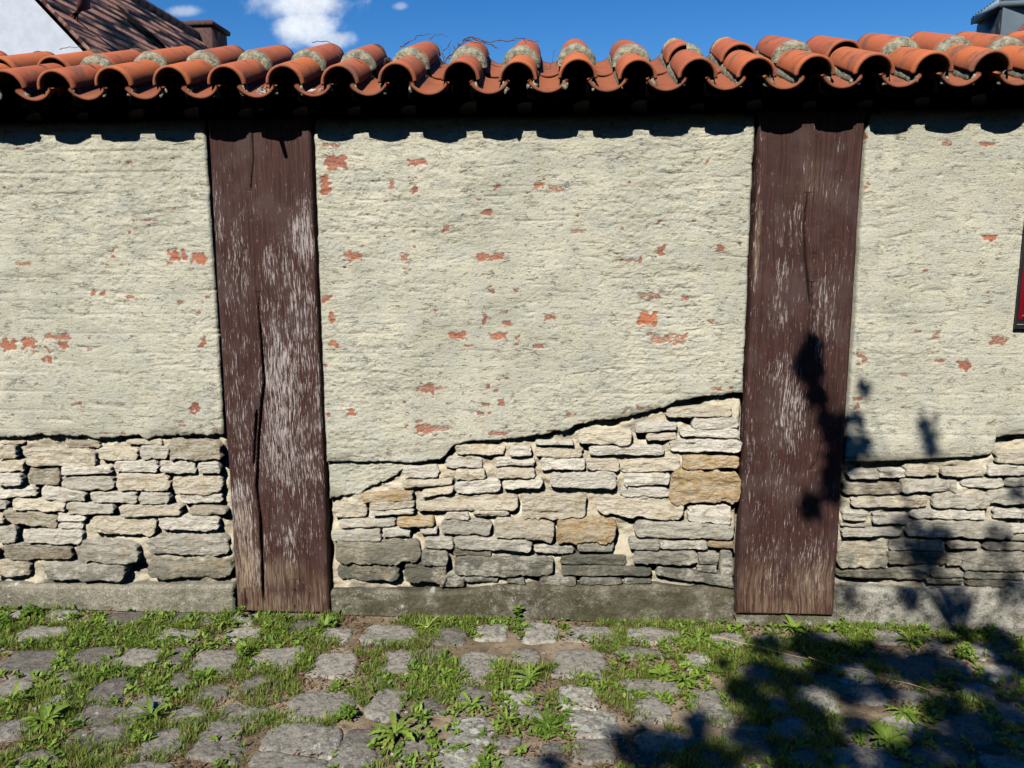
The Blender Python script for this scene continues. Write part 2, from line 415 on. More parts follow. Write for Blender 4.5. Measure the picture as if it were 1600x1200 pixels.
# ------------------------------------------------------------------ cobblestone pavement
CR = []     # centre x, centre y, half w, half d, darkness, lichen
def crop(ox, oy, s, rows): return [((ox + a / s), (oy + b_ / s), (ox + c / s), (oy + d / s), *rest) for (a, b_, c, d, *rest) in rows]
cob = crop(0, 920, 2.909, [
 (90,165,300,240,.8),(0,265,250,400,.1),(330,255,540,345,.1),(545,265,725,360,.7),(865,275,1085,390,.5),(1150,262,1370,362,.7),(1415,285,1610,395,.7),
 (730,178,905,225,.8),(1030,175,1185,228,.9),(-20,400,120,500,.6),(405,400,565,520,.05),(330,520,545,625,.1),(405,610,570,720,.15),(665,628,825,745,.4),
 (925,600,1095,690,.3),(865,690,1105,765,.2),(1325,462,1610,590,.5),(1190,612,1520,750,.5),(1130,760,1500,850,.4),(-30,588,95,680,.5),(580,480,730,600,.4),(780,530,930,600,.5),
 (100,730,260,800,.3),(540,790,760,870,.4),(245,380,345,430,.4),(760,380,850,470,.2),(770,262,850,340,.05),(1010,530,1200,605,.3),(330,640,430,690,.2),(900,440,1010,500,.2),(1550,720,1640,830,.3)])
cob += crop(500, 920, 2.909, [
 (285,285,415,405,.7),(15,175,125,235,.9),(205,160,440,245,.7),(525,178,655,245,.1),(710,162,845,225,.8),(935,158,1075,235,.8),(1130,175,1345,228,.6),(1395,175,1640,238,.8),
 (645,272,795,430,.7),(885,278,985,345,.5),(1060,276,1295,400,.6),(235,452,372,585,.6),(835,462,965,520,.8,1),(1095,438,1255,530,.8,1),(1365,408,1640,480,.5),
 (605,588,785,660,.4,1),(1115,545,1355,660,.5,1),(1165,680,1330,770,.3),(575,660,755,735,.5,1),(535,735,725,850,.6,1),(55,725,240,850,.4,.6),(-50,628,72,760,.4,.8),(125,640,255,710,.1),
 (820,765,1045,850,.5,.7),(1450,645,1640,730,.5,.8),(885,528,995,580,.6),(1440,495,1575,585,.6,.5),(380,700,475,780,.4,.5),(470,500,560,560,.05),(490,270,560,330,.1),(1360,270,1560,310,.3),(1020,700,1110,760,.3),(780,670,900,730,.4)])
cob += crop(1050, 920, 2.909, [
 (165,200,325,262,.8),(45,290,165,355,.7,1),(95,455,245,610,.4,.8),(575,435,725,550,.9,.2),(840,445,955,510,.6),(1335,240,1470,315,.9),(1325,425,1450,500,.8),(470,590,620,670,.5),
 (490,285,610,360,.3),(380,212,510,252,.5),(715,715,1030,850,.6,.6),(770,595,890,660,.4),(1475,525,1580,600,.5),(1450,765,1640,850,.7),(250,640,420,740,.1),(640,200,800,260,.3),(1000,330,1200,420,.2),(1160,160,1280,205,.3),(1480,160,1640,215,.4),(300,350,460,430,.2),(560,720,680,800,.3),(1080,720,1300,800,.2),(1240,600,1420,690,.2)])
for c in cob:
    x0, y0 = G(c[0], c[3]); x1, y1 = G(c[2], c[3]); xa, ya = G((c[0] + c[2]) / 2, c[1]); xm, ym = G((c[0] + c[2]) / 2, c[3])
    CR.append(((xm + xa) / 2, (ym + ya) / 2, abs(x1 - x0) / 2 + .020, abs(ya - ym) / 2 + .016, c[4], c[5] if len(c) > 5 else 0.))
yy = -.1
while yy > -3.0:
    xx = -3.5 + random.random() * .2
    while xx < 3.5:
        w = random.uniform(.075, .12); ok = all(abs(xx - a[0]) > a[2] + w + .008 or abs(yy - a[1]) > a[3] + .09 + .008 for a in CR)
        if ok: CR.append((xx + random.uniform(-.01, .01), yy + random.uniform(-.01, .01), w, random.uniform(.075, .1), random.random() ** 1.3, random.choice((0, 0, .5, 1))))
        xx += 2 * w + .03
    yy -= .215
for k in range(9000):
    w = random.uniform(.035, .085) if k > 2500 else random.uniform(.07, .1); d_ = random.uniform(.05, .085); xx = random.uniform(-3.5, 3.5); yy = random.uniform(-2.6, -.05)
    if all(abs(xx - a[0]) > min(a[2], .135) + w + .006 or abs(yy - a[1]) > min(a[3], .125) + d_ + .006 for a in CR):
        CR.append((xx, yy, w, d_, random.random() ** 1.5, random.choice((0, 0, 0, .6))))
mb = MB()
n = 25
for k, (cx, cy, hw, hd, dk, lc) in enumerate(CR):
    hw = min(hw, .135); hd = min(hd, .125)
    u, v = np.meshgrid(np.linspace(-1, 1, n), np.linspace(-1, 1, n))
    # square to rounded square
    r = np.maximum(np.abs(u), np.abs(v)); th = np.arctan2(v, u)
    p = 3.8 + 2.5 * random.random(); se = (np.abs(np.cos(th)) ** p + np.abs(np.sin(th)) ** p) ** (-1 / p)
    ed = 1 + .22 * vn(th * 1.4 + 9, th * 0 + k, 3) + .10 * vn(th * 4, th * 0 + k, 4)
    rr = r * se * ed; a = random.uniform(-.12, .12)
    X = rr * np.cos(th) * hw; Y = rr * np.sin(th) * hd
    X, Y = X * math.cos(a) - Y * math.sin(a), X * math.sin(a) + Y * math.cos(a)
    H = random.uniform(.002, .007)
    Z = -.004 + H * (1 - r ** 5) - .03 * sstep(.88, 1, r) + .007 * fbm(X * 14 + k * 3, Y * 14, 31, 4) + .004 * fbm(X * 60 + k, Y * 60, 32, 2)
    Z += random.uniform(-.04, .04) * X + TREND(X + cx, Y + cy)
    col = np.array([.125, .108, .088]) * (1 - dk) + np.array([.50, .465, .375]) * dk
    mb.add(np.stack([X + cx, np.minimum(Y + cy, -.012), Z], -1).reshape(-1, 3), grid_faces(n, n), 0, scol=col, lich=float(lc))
pv = mb.build('cobblestone_pavement', M_cobble, smooth=True); tag(pv, kind='structure')
def on_cobble(x, y, m=0.0):
    o = np.zeros(x.shape, bool)
    for c in CR:
        hw = min(c[2], .135) + m; hd = min(c[3], .125) + m
        o |= (np.abs((x - c[0]) / hw) ** 3.5 + np.abs((y - c[1]) / hd) ** 3.5) < 1
    return o

# ------------------------------------------------------------------ the wall
wall = empty('garden_wall', (0, 0, 0))
tag(wall, 'old rendered garden wall with brown timber posts, rubble stone base and clay tile capping', 'wall')
ZT = 2.13
L0, R0 = -3.7, 3.7
def line(p, q, y=0.0):
    (x0, z0), (x1, z1) = W(*p, y), W(*q, y)
    return lambda z: x0 + (x1 - x0) * (z - z0) / (z1 - z0)
eAl = lambda z: L0 + 0 * z
eAr = line((321, 215), (366, 950)); eP1l = line((326, 215), (371, 950)); eP1r = line((486, 215), (515, 950)); eBl = line((490, 215), (519, 950))
eBr = line((1179, 215), (1146, 950)); eP2l = line((1184, 215), (1151, 950)); eP2r = line((1349, 215), (1302, 950)); eCl = line((1354, 215), (1306, 950))
eCr = lambda z: R0 + 0 * z
def poly(pts):
    q = [W(*p) for p in pts]; xs = np.array([a for a, b_ in q]); zs = np.array([b_ for a, b_ in q])
    return lambda x: np.interp(x, xs, zs)
bA = poly([(-200, 688), (0, 683), (60, 681), (130, 683), (150, 688), (214, 681), (230, 688), (238, 683), (290, 683), (320, 679), (352, 681)])
bB = poly([(505, 722), (600, 723), (650, 724), (688, 720), (698, 712), (706, 700), (730, 691), (790, 688), (830, 682), (890, 672), (905, 662), (960, 656), (985, 651), (1035, 639), (1060, 628), (1110, 620), (1160, 614)])
bC = poly([(1310, 724), (1400, 721), (1480, 716), (1546, 713), (1556, 704), (1559, 694), (1550, 683), (1600, 680), (1800, 676)])
bC_x = [(W(*p)) for p in [(1310, 724), (1400, 721), (1480, 716), (1544, 713), (1553, 704), (1556, 684), (1600, 681), (1800, 678)]]
bC = lambda x: np.interp(x, [a for a, _ in bC_x], [b_ for _, b_ in bC_x])

# bare brick patches: photograph rectangles, hue 0 dull red .. 1 orange
def cr(ox, oy, s, rows): return [(ox + a / s, oy + b_ / s, ox + c / s, oy + d / s, h) for (a, b_, c, d, h) in rows]
PAT = cr(500, 180, 2.286, [
 (0,97,85,118,.3),(15,140,100,198,.3),(0,215,40,285,.4),(245,225,265,260,.3),(335,222,347,282,.3),(310,158,385,182,.3),(620,250,650,268,.3),(765,240,800,262,1),(810,250,870,270,.6),
 (555,296,600,305,0),(575,335,615,365,0),(440,390,467,420,.2),(895,410,955,425,.6),(860,390,870,405,.4),(910,382,940,388,.4),(85,490,150,520,.7),(285,495,315,520,.7),(555,495,660,520,.5),
 (350,515,370,520,.5),(1040,515,1150,525,.4),(1142,500,1150,525,.4),(1200,468,1230,498,.3),(1418,465,1440,490,.1),(1498,455,1506,475,.2),(1075,400,1085,410,.4),(1380,160,1390,172,.2),
 (1100,230,1112,245,.3),(600,620,622,635,0),(688,618,710,640,0),(0,640,45,672,0),(35,700,47,745,.5),(30,795,70,838,1),(585,700,598,745,0),(650,730,690,752,.2),(650,700,670,712,.2),
 (800,712,845,735,.6),(1135,630,1225,660,.1),(1290,648,1320,662,.4),(1135,698,1208,756,1),(1380,728,1410,755,.4),(1175,785,1315,820,.8),(1310,830,1340,838,.5),(455,775,530,798,.6),
 (598,777,672,802,1),(700,790,708,820,0),(510,820,555,828,.5),(758,820,800,835,.2),(362,955,412,1000,.3),(340,965,440,985,.3),(595,965,610,980,.2),(620,978,635,990,.2),(638,1013,655,1035,.2),
 (575,1028,605,1040,.3),(15,890,22,915,.2),(52,960,60,975,.2),(590,906,605,910,.2),(1395,972,1435,982,.3),(1462,970,1478,980,.3),(1465,938,1490,942,.3),(1483,912,1495,920,.2),(1225,960,1240,968,.3)])
PAT += cr(500, 600, 3.53, [(150,140,195,180,.6),(40,145,60,180,.3),(520,225,640,285,.3),(560,228,750,260,.3),(520,198,575,215,.3),(470,225,480,270,.2),(890,105,935,125,.3),(865,155,905,178,.2),(925,155,945,172,.2),
 (985,82,1010,118,.3),(925,262,1050,285,.3),(770,275,815,288,.3),(60,408,110,418,.2),(105,622,180,640,.3)])
PAT += cr(830, 600, 3.53, [(585,120,680,150,.2),(500,140,535,170,.2),(195,158,255,182,.3),(995,20,1050,38,.2),(1095,15,1115,32,.2),(0,255,35,275,.3),(90,255,140,270,.3)])
PAT += cr(0, 180, 2.308, [(40,118,95,125,.3),(5,257,22,268,0),(450,165,482,178,.1),(478,125,490,133,.1),(620,333,635,340,.1),(475,376,580,384,0),(475,368,482,384,0),(142,420,157,430,.3),(462,418,474,430,0),
 (55,380,80,388,.1),(58,530,118,543,.4),(368,538,478,543,.5),(368,522,374,542,.5),(395,485,415,520,.5),(600,478,642,488,.7),(655,488,675,528,.7),(695,498,745,538,.8),(600,525,625,540,.7),(625,400,632,420,.2),
 (325,635,345,655,.2),(360,635,380,650,.2),(450,648,492,668,.4),(638,670,662,685,.2),(725,672,735,683,.2),(740,650,760,662,.2),(160,788,265,808,.5),(165,815,175,850,.5),(228,822,252,838,.5),(80,800,120,845,.6),
 (0,822,25,840,.5),(65,850,150,856,.4),(170,850,240,855,.4),(145,872,190,898,.4),(315,800,330,810,.3),(315,842,330,852,.3),(718,803,737,843,.3),(35,955,42,990,0),(35,953,70,957,0),(128,960,145,972,.1),
 (255,1035,300,1050,0),(680,1035,720,1075,0),(640,1115,670,1125,.3),(762,1130,790,1150,.3),(650,1145,680,1150,.3),(355,1145,460,1153,.3),(130,1145,160,1150,.3)])
PAT += [(1352, 284, 1358, 295, .4), (1531, 222, 1558, 228, .3), (1533, 368, 1558, 377, .7), (1548, 525, 1575, 540, .2), (1455, 519, 1468, 531, .4), (1460, 561, 1480, 567, .2), (1497, 563, 1520, 579, .2), (1428, 516, 1440, 521, .3),
        (1472, 219, 1486, 229, .2), (1352, 203, 1356, 226, .2), (1341, 552, 1344, 575, 0), (1346, 552, 1351, 572, 0), (1339, 622, 1342, 638, 0), (1352, 560, 1356, 566, .2), (1440, 420, 1452, 426, .3), (1407, 585, 1420, 589, .2)]
for i in range(26):
    x = random.choice((random.uniform(-420, -10), random.uniform(1620, 1950))); y = random.uniform(240, 650); w = random.uniform(5, 22); PAT.append((x, y, x + w, y + random.uniform(4, 12), random.random() * .8))
for i in range(120):
    x = random.uniform(-60, 1640); y = random.uniform(235, 700); w = random.uniform(2, 9); PAT.append((x, y, x + w, y + random.uniform(1.5, 5), random.random() * .4))
PAT += [(4, 530, 30, 549, .5), (34, 527, 58, 545, .5), (66, 523, 110, 529, .5), (88, 534, 108, 546, .5), (262, 392, 280, 411, .6), (298, 394, 320, 410, .7)]
PATW = []
for (x0, y0, x1, y1, h) in PAT:
    ax, az = W(x0, y0); bx, bz = W(x1, y1); PATW.append(((ax + bx) / 2, (az + bz) / 2, abs(bx - ax) / 2, abs(az - bz) / 2, h))
def brickmask(X, Z):
    m = np.zeros(X.shape); h = np.zeros(X.shape)
    for i, (cx, cz, hw, hh, hue) in enumerate(PATW):
        pad = .02; s = (np.abs(X - cx) < hw + pad) & (np.abs(Z - cz) < hh + pad)
        if not s.any(): continue
        dx = np.abs(X[s] - cx) - hw * .88; dz = np.abs(Z[s] - cz) - hh * .85
        sd = np.maximum(dx, dz) + vn(X[s] * 60 + i, Z[s] * 90, 77) * min(max(hh * 1.4, .006), .03) + vn(X[s] * 180 + i, Z[s] * 200, 78) * .006
        k = np.clip(.50 - sd / .014, 0, (.60, .74, .9, .68)[i % 4] if hw > .008 else .8)
        cur = m[s]; hs = h[s]; hs[k > cur] = hue; h[s] = hs; m[s] = np.maximum(cur, k)
    return m, h
def plaster_h(X, Z):
    wx = X + .06 * vn(X * 5, Z * 5, 91); wz = Z + .035 * vn(X * 4, Z * 6, 92) * 2
    big = .012 * fbm(X * 2.2, Z * 3, 1, 2) + .006 * fbm(X * 5, Z * 10, 2, 2)
    st = fbm(wx * 11, wz * 46, 3, 4, .6)
    amp = .22 + 1.35 * sstep(-.2, .35, fbm(X * 2.6, Z * 3.4, 4, 3))
    gouge = -np.clip(fbm(wx * 9, wz * 70, 6, 3, .6) - .33, 0, 1) * .014
    row = np.floor(Z / .083); colx = np.floor(X / .245 + .5 * (row % 2)); hb = vn(colx + .5, row + .5, 61)
    fx_ = np.abs((X / .245 + .5 * (row % 2)) % 1 - .5) * 2; fz_ = np.abs((Z / .083) % 1 - .5) * 2
    brk = hb * .007 * sstep(1.0, .90, fx_) * sstep(1.0, .82, fz_) * sstep(-.25, .25, fbm(X * 1.7, Z * 2, 62, 2))
    big = big + brk
    cour = np.abs(((Z + .004 * vn(X * 3, Z * 0, 8)) / .083) % 1 - .5) * 2
    cour = -.0026 * sstep(.86, 1.0, cour) * sstep(-.1, .2, fbm(X * 2, Z * 3, 10, 2))
    return big + amp * (.0021 * st + .0021 * fbm(X * 60, Z * 95, 5, 2, .7)) + gouge + cour - .004 * sstep(.33, .45, vn(X * 70, Z * 110, 93))
def panel(name, xl, xr, zt, zb, y0, step, mat, hf, back=.06, lip=.010, brick=True, wav=0.0):
    zmid = 1.2; nx = int((float(xr(zmid)) - float(xl(zmid))) / step) + 2
    U = np.linspace(0, 1, nx)
    xm = float(xl(zmid)) + U * (float(xr(zmid)) - float(xl(zmid)))
    zbm = zb(xm) + wav * (vn(xm * 24, xm * 0, 51) + .6 * vn(xm * 70, xm * 0, 52) + .4 * vn(xm * 190, xm * 0, 53))
    nz = int((zt - float(np.min(zbm))) / step) + 2; T = np.linspace(0, 1, nz)[:, None]
    Z = zt + T * (zbm[None, :] - zt)
    XL = xl(Z) + .0035 * vn(Z * 30, Z * 0, 61) ; XR = xr(Z) + .0035 * vn(Z * 30, Z * 0, 62)
    X = XL + U[None, :] * (XR - XL)
    d = np.minimum(np.minimum(X - XL, XR - X), (Z - zbm[None, :]))
    H = hf(X, Z); Y = y0 - H + lip * (1 - np.clip(d / lip, 0, 1)) ** 2
    at = {}
    if brick:
        m, h = brickmask(X, Z); Y = Y + .0025 * sstep(.45, .55, m)
        at = dict(brick=m, bhue=h, stain=.75 * sstep(.055, 0, Z - zbm[None, :] + .02 * vn(X * 20, Z * 20, 55)) * sstep(-.3, .2, fbm(X * 6, Z * 6, 56, 2)))
    # skirt
    def padk(A, f=None):
        A = np.pad(A, 1, 'edge'); return A
    Xp, Zp, Yp = padk(X), padk(Z), padk(Y)
    Yp[0, :] += back; Yp[-1, :] += back; Yp[:, 0] = np.maximum(Yp[:, 0], y0 + back); Yp[:, -1] = np.maximum(Yp[:, -1], y0 + back)
    at = {k: padk(v).ravel() for k, v in at.items()}
    V = np.stack([Xp, Yp, Zp], -1).reshape(-1, 3)
    F = grid_faces(Xp.shape[0], Xp.shape[1])[:, ::-1]
    return mesh_np(name, V, F, mat, wall, True, at)
pA = panel('plaster_panel', eAl, eAr, ZT, bA, 0.0, .0048, M_plaster, plaster_h, wav=.012)
pB = panel('plaster_panel', eBl, eBr, ZT, bB, 0.0, .0042, M_plaster, plaster_h, wav=.008)
pC = panel('plaster_panel', eCl, eCr, ZT, bC, 0.0, .0048, M_plaster, plaster_h, wav=.004)
# thinner second coat at the lower left of the middle panel
p2 = [W(515, 715), W(628, 700), W(632, 735), W(600, 752), W(575, 764), (W(560, 776)), W(515, 781)]
zlow = lambda x: np.interp(x, [W(515, 780)[0], W(558, 777)[0], W(572, 765)[0], W(610, 752)[0], W(628, 738)[0], W(640, 726)[0]], [W(515, 781)[1], W(558, 777)[1], W(572, 766)[1], W(610, 753)[1], W(628, 738)[1], W(640, 724)[1]])
xe = W(642, 730)[0]
pD = panel('plaster_undercoat', eBl, lambda z: xe + 0 * z, W(560, 705)[1], zlow, 0.024, .0048, M_plaster, plaster_h, back=.03, wav=.016)
pD['label'] = 'thinner lower coat of render beside the left post'

# core behind everything
mb = MB()
mb.box(L0, R0, .088, .46, -.1, 2.12)
core = mb.build('wall_core', M_mortar, wall)

# plinth
ptop = poly([(-300, 912), (0, 912), (130, 915), (368, 914), (515, 922), (700, 926), (800, 915), (1000, 915), (1150, 922), (1310, 918), (1450, 922), (1600, 914), (1900, 912)])
def plinth_h(X, Z): return .008 * fbm(X * 5, Z * 8, 12, 3) + .005 * fbm(X * 30, Z * 30, 13, 3, .6)
for a, b_ in ((eAl, eAr), (eBl, eBr), (eCl, eCr)):
    zc = lambda x: -.06 + 0 * x
    nx = 0
    zmid = .1; x0 = float(a(zmid)); x1 = float(b_(zmid)); xs = np.arange(x0, x1, .006); xs[-1] = x1
    tz = np.concatenate([np.linspace(-.05, 1, 40), [1.0, 1.0]]); 
    ztop = ptop(xs) + .006 * fbm(xs * 14, xs * 0, 14, 3)
    Z = tz[:, None] * ztop[None, :]; X = np.repeat(xs[None, :], len(tz), 0)
    Y = -.010 - plinth_h(X, Z) + .012 * sstep(.9, 1, tz)[:, None]
    Y[-1, :] = .075; Y[-2, :] = Y[-3, :]+.014
    Y = np.pad(Y, ((0, 0), (1, 1)), 'edge'); Y[:, 0] = .075; Y[:, -1] = .075
    X = np.pad(X, ((0, 0), (1, 1)), 'edge'); Z = np.pad(Z, ((0, 0), (1, 1)), 'edge')
    mesh_np('plinth', np.stack([X, Y, Z], -1).reshape(-1, 3), grid_faces(*X.shape), M_plinth, wall, True)

# mortar bed behind the stones
def bed_h(X, Z): return .045 * fbm(X * 7, Z * 11, 21, 3) + .007 * fbm(X * 40, Z * 50, 22, 3, .6)
for a, b_, bb in ((eAl, eAr, bA), (eBl, eBr, bB), (eCl, eCr, bC)):
    zt = float(np.max(bb(np.linspace(float(a(.9)), float(b_(.9)), 300)))) + .02
    panel('mortar_bed', a, b_, zt, lambda x: .10 + 0 * x, .042, .006, M_mortar, bed_h, back=.03, brick=False)

# rubble stones, each traced from the photograph: x0,y0,x1,y1,colour,tilt
PC = {'w': (.83, .78, .66), 't': (.74, .65, .48), 'g': (.55, .52, .425), 'o': (.60, .41, .19), 'y': (.37, .32, .22), 'd': (.13, .13, .10)}
SA = [(0,190,108,268,'t',0),(-160,195,-6,262,'w',0),(150,212,545,312,'t',0),(380,168,560,214,'y',0),(545,200,772,278,'t',0),(772,192,940,272,'g',0),(940,160,1235,274,'y',0),(-180,270,-20,330,'t',0),(-16,270,150,337,'t',0),(350,303,632,354,'w',-6),
 (635,276,885,346,'w',0),(890,274,1094,347,'w',0),(1098,278,1228,350,'w',0),(158,316,345,412,'y',0),(-10,343,142,416,'w',-8),(-200,345,-18,420,'g',0),(345,360,642,442,'g',0),(650,348,950,447,'t',0),(955,358,1232,468,'t',0),(-40,418,212,487,'w',-10),
 (240,424,487,502,'w',24),(508,446,772,514,'w',0),(772,448,950,518,'g',0),(990,450,1230,517,'w',-6),(80,486,375,555,'t',0),(375,508,642,574,'g',0),(668,515,1008,588,'t',-8),(1045,528,1252,582,'y',0),(28,555,325,640,'y',40),(320,558,484,614,'w',0),
 (328,616,468,658,'w',0),(508,585,862,690,'t',12),(865,580,1218,668,'w',0),(-30,640,108,727,'g',-8),(148,650,468,734,'w',0),(-60,498,52,548,'g',0),(-90,575,30,632,'t',0),(18,735,412,830,'y',0),(425,720,782,838,'g',10),(815,688,1268,802,'g',0),
 (-40,830,182,917,'t',0),(258,838,706,937,'g',0),(818,820,1282,928,'y',0),(-320,420,-60,490,'w',0),(-350,500,-80,570,'t',0),(-330,640,-40,720,'g',0),(-300,735,0,820,'y',0),(-330,830,-55,915,'g',0),(0,168,140,192,'t',0),(690,160,900,196,'t',0)]
SB = [(745,330,1022,390,'t',0),(1045,338,1170,397,'w',-4),(690,396,900,464,'w',0),(965,400,1187,454,'w',0),(745,462,914,527,'t',-4),(970,458,1190,517,'t',0),(455,447,660,520,'w',-6),(450,520,735,568,'t',-22),(745,524,997,600,'w',-16),(1005,507,1230,577,'w',-8),
 (565,568,740,612,'t',-30),(235,592,517,650,'o',-22),(280,636,522,690,'t',-20),(288,682,520,720,'w',-6),(520,608,1100,702,'t',-18),(68,650,262,736,'t',0),(100,734,420,792,'w',-12),(425,730,632,786,'o',0),(60,795,340,868,'w',-12),(342,790,502,846,'w',0),(548,782,650,826,'w',0),
 (690,704,824,747,'w',0),(848,688,1042,730,'t',-2),(668,742,947,832,'g',0),(965,740,1290,858,'t',26),(1108,602,1472,742,'t',-12),(85,850,560,988,'y',0),(580,845,740,902,'w',0),(740,844,1172,914,'w',16),(1175,884,1402,936,'w',0),(562,905,708,996,'g',0),(95,985,440,1082,'y',0),
 (462,985,702,1092,'y',0),(735,945,1290,1056,'g',0),(728,895,950,950,'y',10),(790,1050,988,1097,'g',0),(1028,1068,1132,1102,'g',0),(655,1045,800,1122,'g',0),(1185,308,1400,332,'w',0)]
SBb = [(745,120,1105,182,'t',-14),(888,176,1142,247,'w',0),(575,208,802,262,'w',-14),(818,240,1147,294,'w',6),(633,265,802,313,'t',-4),(255,250,552,330,'t',0),(20,340,284,407,'t',0),(320,332,730,394,'w',0),(765,298,1158,377,'w',0),(50,405,300,474,'w',0),
 (300,405,487,477,'t',6),(485,408,824,486,'t',-20),(830,390,1147,467,'o',0),(105,480,467,574,'w',-6),(505,488,764,560,'w',-6),(490,562,762,624,'w',4),(765,474,1147,657,'o',0),(360,612,838,738,'t',6),(862,666,1100,767,'w',6),(138,730,467,872,'o',0),
 (568,755,1110,850,'g',6),(250,862,457,922,'g',0),(538,852,707,910,'g',0),(708,858,970,910,'w',0),(972,862,1117,902,'o',0),(563,912,910,992,'g',0),(920,928,1027,992,'g',0),(910,992,1022,1034,'g',0),(1043,905,1114,1062,'g',0),(160,940,527,1000,'d',0),
 (165,996,662,1058,'d',0),(48,1055,247,1107,'g',0),(270,1062,497,1102,'d',0),(516,1068,660,1102,'g',0),(685,1022,1112,1090,'g',52)]
SC = [(1025,233,1330,318,'t',0),(978,320,1300,386,'w',0),(500,318,694,390,'t',0),(348,342,500,402,'w',0),(160,350,342,402,'g',0),(706,330,964,392,'t',4),(830,396,1077,457,'w',0),(1093,392,1300,454,'w',0),(133,423,472,497,'y',0),(475,402,807,484,'g',0),
 (985,460,1300,554,'g',0),(183,500,624,572,'t',0),(660,490,987,574,'g',6),(530,577,967,642,'w',0),(1018,578,1182,637,'w',0),(1183,585,1340,642,'g',0),(128,588,277,647,'w',0),(123,648,274,690,'g',0),(308,600,522,672,'w',0),(130,690,477,745,'w',-8),
 (508,644,1112,747,'g',0),(1103,670,1330,720,'w',0),(1093,714,1340,764,'g',0),(408,755,732,824,'g',0),(748,764,934,814,'g',-4),(973,768,1340,830,'g',0),(108,775,397,922,'t',0),(403,825,747,912,'y',0),(828,825,1192,937,'g',0),(1190,838,1420,932,'g',0),
 (745,850,830,915,'t',0),(103,930,622,997,'y',0),(643,930,832,977,'g',0),(843,935,972,990,'g',0),(970,943,1192,997,'g',0),(623,978,837,1017,'g',0),(858,990,1077,1032,'d',0),(1078,1000,1340,1037,'g',0)]
def world_rects(rows, ox, oy, s):
    o = []
    for (a, b_, c, d, k, t) in rows:
        x0, z1 = W(ox + a / s, oy + b_ / s, .02); x1, z0 = W(ox + c / s, oy + d / s, .02)
        o.append([(x0 + x1) / 2, (z0 + z1) / 2, (x1 - x0) / 2, (z1 - z0) / 2, k, -t / s * .00262 / 2])
    return o
def filler(x0, x1, top):
    o = []; z = .17
    while z < top - .03:
        h = random.uniform(.014, .032); x = x0
        while x < x1 - .05:
            w = random.uniform(.03, .075)
            o.append([x + w, z + h, w - .006, h - .004, random.choice('wwttgg' if z > .35 else 'ggyd'), 0]); x += 2 * w
        z += 2 * h + .004
    return o
def masonry(stones, seed):
    mb = MB()
    for k, (cx, cz, hw, hh, kc, tl) in enumerate(stones):
        rn = random.Random(seed * 1000 + k); q = seed * 100 + k
        hw -= .0016; hh -= .0022
        nx = max(8, int(2 * hw / .0042)); nz = max(7, int(2 * hh / .0036))
        # denser at the rim
        e = lambda n: np.sign(np.linspace(-1, 1, n)) * (1 - (1 - np.abs(np.linspace(-1, 1, n))) ** 1.25)
        u, v = np.meshgrid(e(nx), e(nz))
        te = .16 * rn.uniform(-1, 1); te2 = .10 * rn.uniform(-1, 1)
        edx = 1 + .10 * vn(v * 2.3 + 5, u * 0 + q, 71) * 2 * (.06 / (hw + .03)) + .07 * (.05 / (hw + .02)) * vn(v * 6, np.sign(u) * 3 + q, 72) + np.where(u > 0, 1, -1) * 0
        edz = 1 + (.30 * vn(u * hw * 26 + 3, np.sign(v) * 3 + q, 73) + .13 * vn(u * hw * 75, np.sign(v) * 3 + q, 74) + .07 * vn(u * hw * 200, np.sign(v) * 3 + q, 75)) + te * u
        corner = (np.abs(u) ** 7) * (np.abs(v) ** 5)
        sk = te2 * hh
        X = cx + hw * u * edx * (1 - .10 * corner) + sk * v; 
        Z = cz + hh * v * edz * (1 - .05 * np.abs(u) ** 8) + tl * u
        X = X; du = hw * (1 - np.abs(u)); dv = hh * (1 - np.abs(v)); d = np.minimum(du, dv)
        rr = min(.0035, hh * .25) 
        back = rr * (1 - np.clip(d / rr, 0, 1)) ** 2
        front = rn.uniform(-.006, .016)
        face = fbm(X * 16 + q, Z * 34 + q, 41, 3, .6)
        ledge = np.floor(fbm(X * 9 + q, Z * 55, 42, 2) * 4) / 4
        slopez = rn.uniform(-.10, .45)
        Y = front + back - (.006 + .008 * rn.random()) * face - .010 * rn.random() * ledge - .0040 * fbm(X * 70, Z * 110, 43, 3, .65) - 0 + slopez * (Z - cz) * .5
        Y = Y + rn.uniform(-.05, .05) * (X - cx)
        cc = np.array(PC[kc]) * rn.uniform(.82, 1.12)
        Xp, Yp, Zp = (np.pad(A, 1, 'edge') for A in (X, Y, Z))
        for A in ((0, slice(None)), (-1, slice(None)), (slice(None), 0), (slice(None), -1)): Yp[A] = .085
        mb.add(np.stack([Xp, Yp, Zp], -1).reshape(-1, 3), grid_faces(*Xp.shape), 0, scol=cc)
    return mb.build('rubble_masonry', M_stone, wall, True)
xa = W(-95, 800, .02)[0]
masonry(world_rects(SA, 0, 640, 3.53) + filler(L0, xa, bA(-3.0) - .01), 1)
masonry(world_rects(SB, 500, 600, 3.53) + world_rects(SBb, 830, 600, 3.53), 2)
xc = W(1660, 800, .02)[0]
masonry(world_rects(SC, 1280, 640, 3.75) + filler(xc, R0, bC(3.0) - .01), 3)

